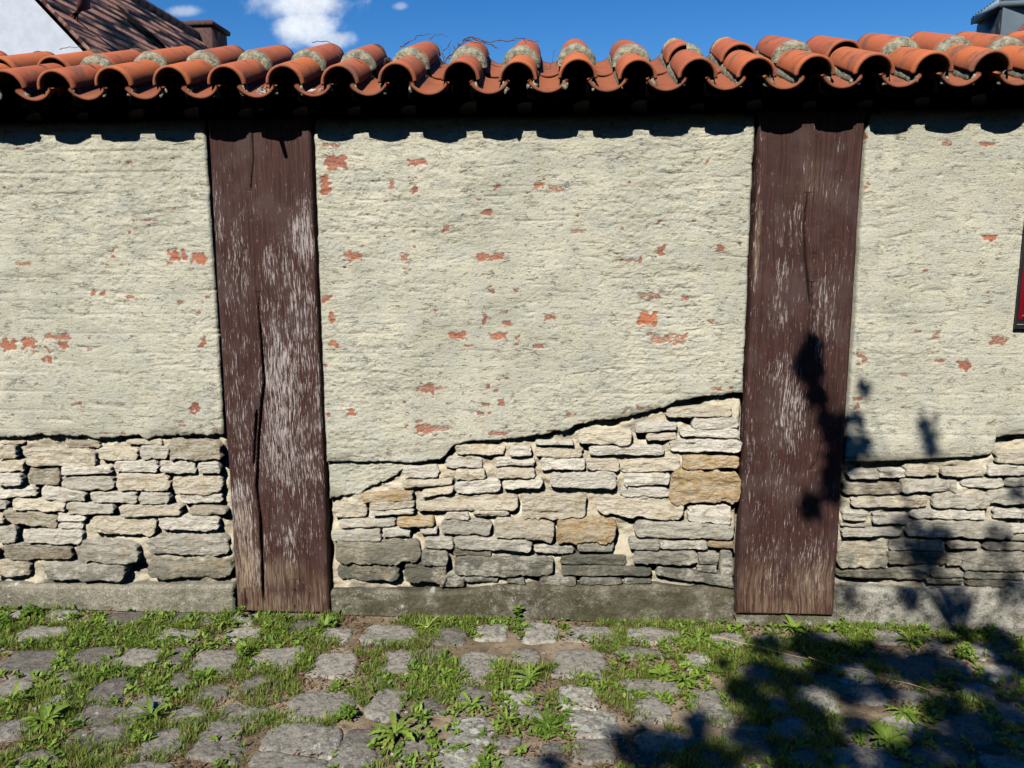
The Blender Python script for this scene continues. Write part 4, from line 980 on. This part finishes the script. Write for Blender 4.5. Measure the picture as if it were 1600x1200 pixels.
def weed(px, py, kind, size, label, tint=.5, wallbase=False, flower=None, nl=None, seed=0):
    rn = random.Random(int(px * 7 + py)); x, y = G(px, py); size *= .85
    y = min(y, -.03); z = float(TREND(np.array(x), np.array(y))) - .004
    o = empty('weed', (0, 0, 0)) if flower else None
    mb = MB()
    if kind == 'dandelion':
        n = nl or 22
        for k in range(n):
            L = size * rn.uniform(.3, 1.1); leaf_fan(mb, (x, y, z + .004), L, L * rn.uniform(.12, .19), 6.283 * k / n + rn.uniform(-.3, .3), rn.uniform(.05, 1.15), rn.uniform(.5, 1.7), 1, min(1, max(0, tint + rn.uniform(-.25, .3))), rn.uniform(-.3, .3), 13, k)
    elif kind == 'plantain':
        n = nl or 17
        for k in range(n):
            L = size * rn.uniform(.5, 1.05); leaf_fan(mb, (x, y, z + .004), L, L * rn.uniform(.11, .17), 6.283 * k / n + rn.uniform(-.4, .4), rn.uniform(.3, 1.1), rn.uniform(.6, 1.6), 2, min(1, max(0, tint + rn.uniform(-.25, .3))), rn.uniform(-.4, .4), 9, k)
    elif kind == 'bushy':
        n = nl or 26
        for k in range(n):
            a = rn.uniform(0, 6.3); rr = size * .5 * math.sqrt(rn.random()); h = size * rn.uniform(.2, .75) * (1 - rr / size)
            sx_, sy_ = x + rr * math.cos(a), min(y + rr * math.sin(a) * .8, -.02)
            mb.tube([(x + (sx_ - x) * .3, y, z), (sx_, sy_, z + h)], [.0013, .0009], 4, tint=tint * .6)
            for j in range(7):
                leaf_fan(mb, (sx_, sy_, z + h * rn.uniform(.5, 1.05)), size * rn.uniform(.16, .30), size * rn.uniform(.04, .085), rn.uniform(0, 6.3), rn.uniform(-.1, .9), rn.uniform(.3, 1.4), 0, min(1, max(0, tint + rn.uniform(-.3, .3))), rn.uniform(-.4, .4), 6, k * 7 + j)
    elif kind == 'seedling':
        for s in range(nl or 2):
            bx_ = x + rn.uniform(-.02, .02) * (s > 0); h = size * rn.uniform(.7, 1)
            top = (bx_ + rn.uniform(-.01, .01), y - .005, z + h); mb.tube([(bx_, y, z - .01), (bx_, y - .002, z + h * .5), top], [.0016, .0013, .0008], 5, tint=.3)
            for j in range(7): leaf_fan(mb, (bx_, y - .004, z + h * (.35 + .65 * j / 6)), size * rn.uniform(.28, .5), size * rn.uniform(.09, .14), j * 2.4 + rn.uniform(-.4, .4), rn.uniform(.2, 1.1), rn.uniform(.3, 1.2), 2, min(1, max(0, tint + rn.uniform(-.2, .3))), rn.uniform(-.3, .3), 7, j)
    elif kind == 'feathery':
        for k in range(nl or 30):
            L = size * rn.uniform(.5, 1.0); a = 6.283 * k / 30 + rn.uniform(-.3, .3); ph = rn.uniform(.1, 1.0)
            for j in range(2, 9):
                t = j / 9; bx_ = x + math.cos(a) * math.cos(ph) * L * t; by_ = min(y + math.sin(a) * math.cos(ph) * L * t, -.02); bz = z + math.sin(ph) * L * t * (1 - .4 * t)
                for s in (-1, 1): leaf_fan(mb, (bx_, by_, bz), L * .20, L * .028, a + s * .9, ph * .5, .5, 0, min(1, max(0, tint + rn.uniform(-.2, .25))), 0, 4, j)
    if flower:
        mb.build('foliage', M_leaf, o, True)
        for (fx, fy, fz) in flower:
            m = MB()
            c = Vector((x + fx, y + fy, z + fz)); m.tube([(x, y, z), tuple(c)], [.001, .0008], 5, tint=.3)
            st = m.build('stem', M_leaf, o, True); m = MB()
            for k in range(12):
                a = 6.283 * k / 12; d = Vector((math.cos(a), math.sin(a), .15)); q = Vector((-math.sin(a), math.cos(a), 0))
                m.add(np.array([tuple(c + d * .001 - q * .0008), tuple(c + d * .0065 - q * .0014), tuple(c + d * .0065 + q * .0014), tuple(c + d * .001 + q * .0008)]), np.array([[0, 1, 2, 3]]))
            m.build('petals', M_white, o)
            m = MB(); blob(m, tuple(c), (.0025, .0025, .0016), 1, .1); m.build('flower_centre', M_yellow, o, True)
    else: o = mb.build('weed', M_leaf, None, True)
    tag(o, label, 'weed', 'weeds growing among the cobbles'); return o
WD = [
 (48, 962, 'bushy', .10, 'round bushy weed against the plinth at the far left edge', .35),
 (10, 975, 'bushy', .08, 'dark leafy weed at the wall foot left of the round bushy one', .25),
 (69, 1130, 'plantain', .12, 'large broad leaved rosette on the cobbles at the lower left', .45),
 (20, 1100, 'dandelion', .10, 'narrow leaved rosette on the left picture edge above the broad one', .55),
 (237, 1120, 'dandelion', .10, 'spreading flat dandelion rosette right of the large broad leaved one', .5),
 (254, 972, 'seedling', .055, 'pale yellow green seedling standing in front of the left plinth', .95),
 (374, 966, 'seedling', .075, 'tall narrow leaved weed in the corner left of the left post', .5),
 (383, 1030, 'seedling', .075, 'upright leafy weed on the paving below the left post', .6),
 (323, 1058, 'plantain', .06, 'small dark rosette growing on a grey cobble', .3),
 (161, 1055, 'dandelion', .07, 'ragged rosette between the sandy patches left of centre', .6),
 (148, 972, 'plantain', .06, 'low weed at the wall foot right of the bushy one', .45),
 (415, 985, 'seedling', .045, 'small pair of shoots just below the foot of the left post', .8),
 (509, 980, 'plantain', .075, 'leafy weed at the wall foot right of the left post', .4),
 (737, 1104, 'dandelion', .095, 'bright green rosette alone on the cobbles at lower centre', .85),
 (617, 1150, 'dandelion', .13, 'large pale lobed rosette at the lower middle left', .75),
 (540, 1120, 'bushy', .09, 'dark bushy weed on the paving below the left post', .35),
 (857, 1135, 'feathery', .10, 'dark feathery weed just left of the tree shadow', .25),
 (792, 1128, 'dandelion', .08, 'star shaped narrow weed left of the feathery one', .7),
 (827, 1062, 'dandelion', .11, 'big fresh green clump in the centre of the paving', .75),
 (1038, 1058, 'plantain', .085, 'bright broad leaved weed on the paving left of the right post', .95),
 (806, 968, 'seedling', .085, 'single thin weed with a sharp shadow on the middle plinth', .55),
 (1242, 985, 'plantain', .095, 'leafy clump directly under the right post', .8),
 (1153, 985, 'plantain', .08, 'leafy weed at the left foot of the right post', .55),
 (1067, 1068, 'dandelion', .10, 'star shaped rosette at the left border of the tree shadow', .6),
 (1318, 985, 'bushy', .09, 'leafy weed at the right foot of the right post', .5),
 (1200, 1020, 'dandelion', .09, 'half shaded rosette below the right post', .4),
 (1421, 1006, 'dandelion', .10, 'sunlit rosette near the right plinth', .7),
 (1510, 1028, 'bushy', .10, 'leafy weed in a sun fleck close to the right edge', .6),
 (1383, 1160, 'plantain', .11, 'bright rosette in a sun fleck at the lower right', .9),
 (1414, 1115, 'dandelion', .10, 'dim rosette above the bright one at the lower right', .5),
 (1090, 1000, 'dandelion', .075, 'rosette between the flat kerb stone and the right post', .6),
 (700, 1060, 'bushy', .07, 'small bushy weed between the pale cobbles right of the left post', .55)]
for w_ in WD: weed(*w_[:4], w_[4], w_[5])
weed(668, 982, 'dandelion', .10, 'rosette with one white daisy at the foot of the middle wall', .8, flower=[(-.001, -.02, .022)])

# straw stalks on the shaded paving
for (a, b_, lab) in (((1118, 1013), (1262, 1045), 'long dry straw stalk running into the shadow below the right post'), ((1262, 1048), (1478, 1100), 'dry straw stalk lying in the dark shadow at the right')):
    mb = MB(); x0, y0 = G(*a); x1, y1 = G(*b_); pts = []
    for t in np.linspace(0, 1, 9): pts.append((x0 + (x1 - x0) * t + random.uniform(-.004, .004), y0 + (y1 - y0) * t + random.uniform(-.004, .004), .052 + random.uniform(-.003, .003) - .012 * t))
    mb.tube(pts, list(np.linspace(.0018, .0010, 9)), 6)
    o = mb.build('straw_stalk', M_twigpale, None, True); tag(o, lab, 'straw')

# ------------------------------------------------------------------ buildings behind the wall
def f_htile(N, b):
    v = N.obj()
    c = N.mix(N.ramp(N.noise(v, 5, 4), .35, .65), (.26, .135, .10), (.36, .205, .15)); n = N.noise(v, 30, 4)
    sp = N.sep(v); s_ = N.math('DIVIDE', N.math('SUBTRACT', sp[0], N.math('MULTIPLY', sp[2], 1.1)), .33)
    c = N.mix(N.ramp(N.math('ABSOLUTE', N.math('SUBTRACT', N.math('FRACT', s_), .5)), .26, .36), c, (.07, .032, .025))
    return N.mix(N.ramp(n, .35, .6, .5, 0), c, (.03, .018, .015)), N.bump(n, .5, .02)
M_htile = material('brown_roof_tiles', f_htile, .8, .2)
M_wallw = plain('white_gable_render', (.50, .53, .58), (.44, .47, .52), 6, .9, .1, .3, .01)
M_zinc = plain('dark_flashing', (.008, .009, .009), (.012, .012, .012), 5, .95, .0)
M_brickd = plain('chimney_brick', (.12, .06, .05), (.06, .035, .03), 14)
M_ventred = plain('vent_pipe_paint', (.16, .05, .055), (.10, .03, .035), 14)
YG = 8.0
h = empty('white_house', (-6, YG, 0)); tag(h, 'white gabled house with a steep brown tiled roof behind the wall at the upper left', 'house')
inv = Matrix.Translation((6, -YG, 0))
def atY(px, py, y): x, z = W(px, py, y); return Vector((x, y, z))
pk = atY(-108, -188, YG); vb = atY(140, 75, YG); slope = (pk.z - vb.z) / (vb.x - pk.x)
eave_z = 2.6; eave_x = pk.x + (pk.z - eave_z) / slope; YB = 22.0; lx = 2 * pk.x - eave_x
def child(name, V, F, mat, par, smooth=False):
    V = np.array([tuple(Vector(v)) for v in V]) - np.array([-6, YG, 0]); return mesh_np(name, V, F, mat, par, smooth)
gw = .25
child('wall', [(lx + gw, YG, -.1), (eave_x - gw, YG, -.1), (eave_x - gw, YG, eave_z + gw * slope - .15), (pk.x, YG, pk.z - .15), (lx + gw, YG, eave_z + gw * slope - .15),
               (lx + gw, YB, -.1), (eave_x - gw, YB, -.1), (eave_x - gw, YB, eave_z + gw * slope - .15), (pk.x, YB, pk.z - .15), (lx + gw, YB, eave_z + gw * slope - .15)],
      [(0, 1, 2, 3, 4), (9, 8, 7, 6, 5), (1, 6, 7, 2), (5, 0, 4, 9)], M_wallw, h)
# roof: stepped tile courses running along the ridge
mb = MB()
Ls = math.hypot(eave_x - pk.x, pk.z - eave_z); nC = int(Ls / .105)
for side in (1, -1):
    dx = Vector(((eave_x - pk.x) * side, 0, eave_z - pk.z)).normalized(); nn = Vector((-dx.z * side, 0, dx.x * side)); 
    if nn.z < 0: nn = -nn
    prof = []
    for k in range(nC):
        a = Vector((pk.x, 0, pk.z)) + dx * (k * Ls / nC); b_ = Vector((pk.x, 0, pk.z)) + dx * ((k + 1) * Ls / nC)
        prof += [a + nn * .004, b_ + nn * .0041]
    prof += [prof[-1] - nn * .12]
    ys_ = np.linspace(YG - .12, YB + .2, 60)
    V = np.array([[p.x, y, p.z + .001 * random.uniform(-1, 1)] for p in prof for y in ys_]) - np.array([-6, YG, 0])
    F = grid_faces(len(prof), len(ys_)); mb.add(V, F[:, ::-1] if side > 0 else F)
rf = mb.build('roof', M_htile, h)
# verge boards, ridge
mb = MB()
for side in (1, -1):
    dx = Vector(((eave_x - pk.x) * side, 0, eave_z - pk.z)).normalized(); nn = Vector((dx.z, 0, -dx.x)); nn = -nn if nn.z < 0 else nn
    a = Vector((pk.x + 6, 0, pk.z)); e_ = a + dx * Ls
    V = []
    for p in (a, e_):
        for (s, y) in ((.03, -.125), (-.02, -.125), (-.02, -.10), (.03, -.10)): V.append(tuple(p + nn * s + Vector((0, y, 0))))
    mb.add(np.array(V), np.array([[0, 1, 5, 4], [1, 2, 6, 5], [2, 3, 7, 6], [3, 0, 4, 7]]))
mb.build('verge', M_htile, rf)
mb = MB(); ys_ = np.linspace(YG - .15, YB + .2, 46)
for y0_, y1_ in zip(ys_[:-1], ys_[1:]): mb.tube([(pk.x + 6, y0_ - YG, pk.z - .02), (pk.x + 6, y1_ - YG + .02, pk.z - .005)], [.12, .105], 10)
mb.build('ridge', M_htile, rf, True)
def on_roof(px, py, off=.05):
    # intersect the pixel ray with the right-hand roof plane
    d = ray(px, py); dxs = Vector((eave_x - pk.x, 0, eave_z - pk.z)).normalized(); nn = Vector((-dxs.z, 0, dxs.x)); 
    if nn.z < 0: nn = -nn
    t = (pk + nn * off - CAM).dot(nn) / d.dot(nn); return CAM + d * t, dxs, nn
a, dxs, nn = on_roof(192, 20); b_, _, _ = on_roof(258, 76)
mb = MB(); V = []
for p in (a, b_):
    for (s, q) in ((-.16, 0), (-.16, .03), (.16, .03), (.16, 0)): V.append(tuple(p + dxs * s + nn * q - Vector((-6, YG, 0))))
mb.add(np.array(V), np.array([[0, 1, 5, 4], [1, 2, 6, 5], [2, 3, 7, 6], [0, 3, 2, 1], [4, 5, 6, 7]])); mb.build('flashing', M_zinc, rf)
a, dxs, nn = on_roof(118, 24)
mb = MB(); c0 = a + Vector((6, -YG, 0)); mb.tube([tuple(c0 - nn * .1), tuple(c0 + nn * .18), tuple(c0 + nn * .2 + Vector((0, 0, .32)))], [.10, .09, .075], 12); mb.build('vent_pipe', M_ventred, rf, True)
yc = 16.0; cxp = pk.x; xa_, za_ = W(288, 33, yc); xb_, zb2 = W(330, 33, yc)
mb = MB(); mb.box(xa_ + 6, xb_ + 6, yc - YG, yc - YG + .9, pk.z - 1.4, za_ - .12); mb.box(xa_ + 5.93, xb_ + 6.07, yc - YG - .07, yc - YG + .97, za_ - .118, za_)
ch = mb.build('chimney', M_brickd, rf); bv = ch.modifiers.new('b', 'BEVEL'); bv.width = .03

# house with a dormer at the upper right
M_slate = plain('grey_cladding', (.13, .165, .19), (.105, .135, .155), 2.0, .9, .15, .2, .01)
M_trim = plain('grey_eaves_board', (.26, .33, .38), (.2, .26, .3), 8)
M_dark = plain('dark_window_frame', (.012, .015, .02), (.02, .025, .03), 8, .4)
M_glass = plain('window_glass', (.02, .03, .04), (.03, .04, .05), 2, .5, .3, .0)
M_red2 = plain('red_roof_tiles', (.22, .075, .05), (.12, .045, .035), 12)
dh = empty('dormer_house', (9, 12, 0)); tag(dh, 'grey clad house with a dormer window and small red roof at the upper right corner', 'house')
O9 = np.array([9, 12, 0])
def dv(v): return tuple(np.array(v, float) - O9)
n1 = atY(1563, 58, 12.0); n2 = atY(1526, 58, 13.1)
A = Vector((n1.x, 12.0, 0)); B = Vector((n2.x, 13.1, 0)); dd_ = (B - A).normalized(); nrm = Vector((-dd_.y, dd_.x, 0)); nrm = nrm if nrm.x < 0 else -nrm
zt1 = W(1563, -60, 12.0)[1]
mb = MB()
zl0 = 4.2
# cheek wall (left face) and front wall
z_e = W(1560, 8, 12.0)[1]
mb.add(np.array([dv(p) for p in ((A.x, A.y, zl0), (B.x, B.y, zl0), (B.x, B.y, z_e), (A.x, A.y, z_e), (A.x, A.y, zt1), (A.x + 3, A.y + .6, zt1), (A.x + 3, A.y + .6, zl0))]), np.array([[0, 3, 2, 1], [0, 6, 5, 4]]))
mb.add(np.array([dv(p) for p in ((B.x, B.y, zl0), (B.x + 3, B.y + 1, zl0), (B.x + 3, B.y + 1, z_e), (B.x, B.y, z_e))]), np.array([[0, 3, 2, 1]]))
mb.build('wall', M_slate, dh)
def slab(name, mat, along0, along1, out0, out1, z0, z1, par=dh, dz=0.0):
    V = []
    for al in (along0, along1):
        for (o_, z_) in ((out0, z0), (out1, z0), (out1, z1), (out0, z1)): V.append(dv(tuple(A + dd_ * al + nrm * o_ + Vector((0, 0, z_ + dz * al)))))
    F = np.array([[0, 1, 5, 4], [1, 2, 6, 5], [2, 3, 7, 6], [3, 0, 4, 7], [0, 3, 2, 1], [4, 5, 6, 7]])
    m = MB(); m.add(np.array(V), F); return m.build(name, mat, par)
Lw = (B - A).length
rfd = slab('roof', M_slate, -.02, Lw + .03, -1.2, .08, z_e - .02, z_e + .06)
slab('fascia', M_trim, -.02, Lw + .04, .082, .11, z_e - .03, z_e + .085, rfd)
mb = MB()
for k in range(int(Lw / .13) + 1):
    al = .02 + k * .13; c = A + dd_ * al + Vector((0, 0, z_e + .075)); mb.tube([dv(tuple(c + nrm * .10)), dv(tuple(c - nrm * .8 + Vector((0, 0, .3))))], [.04, .04], 8)
mb.build('roof_tiles', M_slate, rfd, True)
wf = slab('window', M_dark, .03, Lw - .05, .002, .03, 4.9, z_e - .07)
slab('pane', M_glass, .16, Lw * .5 - .04, .032, .036, 4.95, z_e - .31, wf); slab('pane', M_glass, Lw * .5 + .02, Lw - .18, .032, .036, 4.95, z_e - .31, wf)
r0 = atY(1588, 60, 11.0); r1 = atY(1612, 34, 11.0)
mb = MB()
for k in range(14):
    p0 = r0 + (r1 - r0) * (k / 6.0) ; p1 = p0 + Vector((.05, 0, -.8))
    mb.tube([dv(tuple(p0 + Vector((0, .1, 0)))), dv(tuple(p0 + Vector((.25, -.9, -.75))))], [.07, .07], 8)
mb.build('lower_roof', M_red2, dh, True)
mb = MB(); mb.box(-.6, 4.5, -1.2, 6, 0, 4.3); mb.build('lower_wall', M_slate, dh)

# ------------------------------------------------------------------ the tree behind the camera whose dappled shade falls at the right
tree = empty('tree', (2.2, -6.4, 0)); tag(tree, 'leafy tree behind the viewpoint that throws dappled shade on the right', 'tree')
S = TOSUN / TOSUN.z
SH = [ # px, py, radius m, leaves, where
 (1268,545,.045,26,'w'),(1264,580,.06,46,'w'),(1275,625,.045,26,'w'),(1300,668,.06,40,'w'),(1315,710,.07,60,'w'),(1300,760,.06,36,'w'),(1265,795,.05,26,'w'),(1335,660,.045,16,'w'),(1350,610,.03,8,'w'),(1345,700,.05,20,'w'),
 (1450,665,.05,12,'w'),(1455,700,.05,14,'w'),(1420,830,.08,34,'w'),(1470,850,.08,36,'w'),(1440,880,.07,30,'w'),(1420,935,.06,30,'w'),(1495,945,.08,50,'w'),(1580,920,.08,30,'w'),(1560,850,.07,14,'w'),(1330,930,.05,10,'w'),(1590,760,.06,10,'w'),
 (1200,1012,.07,40,'g'),(1270,1010,.09,70,'g'),(1310,1025,.09,70,'g'),(1370,1030,.09,80,'g'),(1430,1045,.10,90,'g'),(1480,1050,.10,80,'g'),(1560,1000,.08,50,'g'),(1590,1040,.09,60,'g'),(1570,1090,.11,80,'g'),(1190,1050,.06,40,'g'),(1230,1065,.07,50,'g'),
 (1160,1080,.06,36,'g'),(1290,1060,.07,40,'g'),(1330,1080,.07,44,'g'),(1200,1110,.08,60,'g'),(1260,1120,.08,70,'g'),(1180,1150,.08,60,'g'),(1240,1165,.10,90,'g'),(1300,1180,.09,70,'g'),(1080,1180,.07,60,'g'),(1040,1165,.06,44,'g'),(985,1175,.05,30,'g'),
 (960,1150,.035,10,'g'),(1010,1190,.06,40,'g'),(1120,1195,.08,50,'g'),(1480,1110,.08,50,'g'),(1530,1140,.09,60,'g'),(1590,1150,.11,80,'g'),(1470,1180,.10,80,'g'),(1540,1190,.10,80,'g'),(1340,1135,.05,22,'g'),(1000,1140,.03,10,'g'),(1090,1130,.05,22,'g'),(1380,1080,.06,30,'g'),
 (1130,1040,.03,10,'g'),(860,1195,.04,12,'g'),(1420,1200,.08,50,'g'),(1250,1210,.1,60,'g'),(1100,1230,.1,60,'g'),(1400,1240,.1,60,'g'),(1600,1230,.1,60,'g')]
rn = random.Random(21); mb = MB(); bmk = MB(); fork = Vector((2.0, -6.2, 3.0)); mids = [Vector((.9, -5.2, 3.7)), Vector((1.7, -5.3, 3.6)), Vector((.7, -4.1, 3.5)), Vector((1.4, -4.2, 3.7)), Vector((2.4, -5.0, 3.7)), Vector((2.2, -5.8, 4.6))]
def clump(c, r, n):
    for j in range(n):
        while True:
            o_ = Vector((rn.uniform(-1, 1), rn.uniform(-1, 1), rn.uniform(-1, 1)))
            if o_.length < 1: break
        p = c + o_ * r * 1.05; L = rn.uniform(.045, .075); w = L * rn.uniform(.28, .4); a = rn.uniform(0, 6.3); t = rn.uniform(-.7, .7)
        d = Vector((math.cos(a) * math.cos(t), math.sin(a) * math.cos(t), math.sin(t))); q = d.cross(Vector((rn.uniform(-.4, .4), rn.uniform(-.4, .4), 1))).normalized()
        f = Vector((0, 0, .006))
        mb.add(np.array([tuple(v) for v in (p - d * L * .5, p - d * .1 * L + q * w * .5 + f, p + d * .3 * L + q * w * .4 + f, p + d * L * .5, p + d * .3 * L - q * w * .4 + f, p - d * .1 * L - q * w * .5 + f)]) - np.array([2.2, -6.4, 0]),
               np.array([[0, 1, 2, 3], [0, 3, 4, 5]]), tint=rn.random())
for (px, py, r, n_, wh) in SH:
    if wh == 'w': x, z = W(px, py); g0 = Vector((x, 0, z))
    else: x, y = G(px, py); g0 = Vector((x, y, 0))
    zc = rn.uniform(3.4, 4.3) if wh == 'g' else rn.uniform(3.5, 4.0)
    c = g0 + S * (zc - g0.z); clump(c, r * (1 if wh == 'g' or px < 1330 else .8), int(n_ * (3.0 if wh == 'g' else 2.2 if px < 1330 else 1.7)))
    md = min(mids, key=lambda q: (q - c).length); mid = md.lerp(c, .5) + Vector((rn.uniform(-.1, .1), rn.uniform(-.1, .1), rn.uniform(.0, .15)))
    bmk.tube([tuple(v + Vector((-2.2, 6.4, 0))) for v in (md, mid, c)], [.008, .004, .002], 5)
for k in range(150):       # the rest of the crown; its shade falls outside the picture
    c = Vector((rn.uniform(1.6, 4.6), rn.uniform(-8.2, -5.6), rn.uniform(3.2, 6.6)))
    if (c - Vector((3.0, -6.9, 4.8))).length > 2.1: continue
    hit = c - S * c.z
    if hit.y > -1.7 and hit.x < 3.0: continue
    clump(c, rn.uniform(.18, .3), 60)
    bmk.tube([tuple(v + Vector((-2.2, 6.4, 0))) for v in (mids[5], mids[5].lerp(c, .5) + Vector((0, 0, .1)), c)], [.03, .015, .005], 5)
k = 0
while k < 330:       # foliage added at the right to block sky light, its shade lands off picture
    c = Vector((rn.uniform(1.2, 6.0), rn.uniform(-6.5, -.4), rn.uniform(3.9, 7.0)))
    g0 = c - S * c.z; hx = g0.x
    if g0.y > 0: hx = c.x + (-S.x) * (-c.y)
    k += 1
    if hx < 2.55: continue
    clump(c, rn.uniform(.2, .34), 70)
    if k % 3 == 0: bmk.tube([tuple(v + Vector((-2.2, 6.4, 0))) for v in (mids[4], mids[4].lerp(c, .5) + Vector((0, 0, .2)), c)], [.03, .015, .005], 5)
tr = MB(); tr.tube([(0, 0, -.1), (.05, .02, .8), (-.05, .05, 1.8), (-.2, .2, 3.0)], [.17, .13, .11, .085], 12)
for md in mids: tr.tube([tuple(v + Vector((-2.2, 6.4, 0))) for v in (fork, fork.lerp(md, .5) + Vector((0, 0, .12)), md)], [.06, .04, .018], 8)
tk = tr.build('trunk', M_bark, tree, True); bmk.build('branches', M_bark, tk, True); mb.build('crown', M_tree, tree)

# ------------------------------------------------------------------ unseen house added behind the viewpoint to keep sky light off the wall
M_opp = plain('blocker_house_brick', (.085, .05, .038), (.05, .032, .026), 9)
oh = empty('sky_blocker_house', (0, -11, 0)); tag(oh, 'dark brick house added unseen behind the viewpoint to block sky light', 'house')
mb = MB(); mb.box(-16, 16, -7, 0, -.1, 6.9); mb.build('wall', M_opp, oh)
mb = MB(); mb.add(np.array([(-16.3, .4, 6.7), (16.3, .4, 6.7), (16.3, -3.5, 9.8), (-16.3, -3.5, 9.8), (-16.3, -7.4, 6.7), (16.3, -7.4, 6.7)]), np.array([[0, 1, 2, 3], [3, 2, 5, 4]]))
ro = mb.build('roof', M_htile, oh); sm = ro.modifiers.new('t', 'SOLIDIFY'); sm.thickness = .12
for wx in range(-14, 15, 4):
    for wz in (1.0, 3.4):
        mb = MB(); mb.box(wx - .6, wx + .6, .002, .07, wz, wz + 1.4); f_ = mb.build('window', M_trim, oh)
        mb = MB(); mb.box(wx - .5, wx + .5, .072, .078, wz + .1, wz + 1.3); mb.build('pane', M_glass, f_)
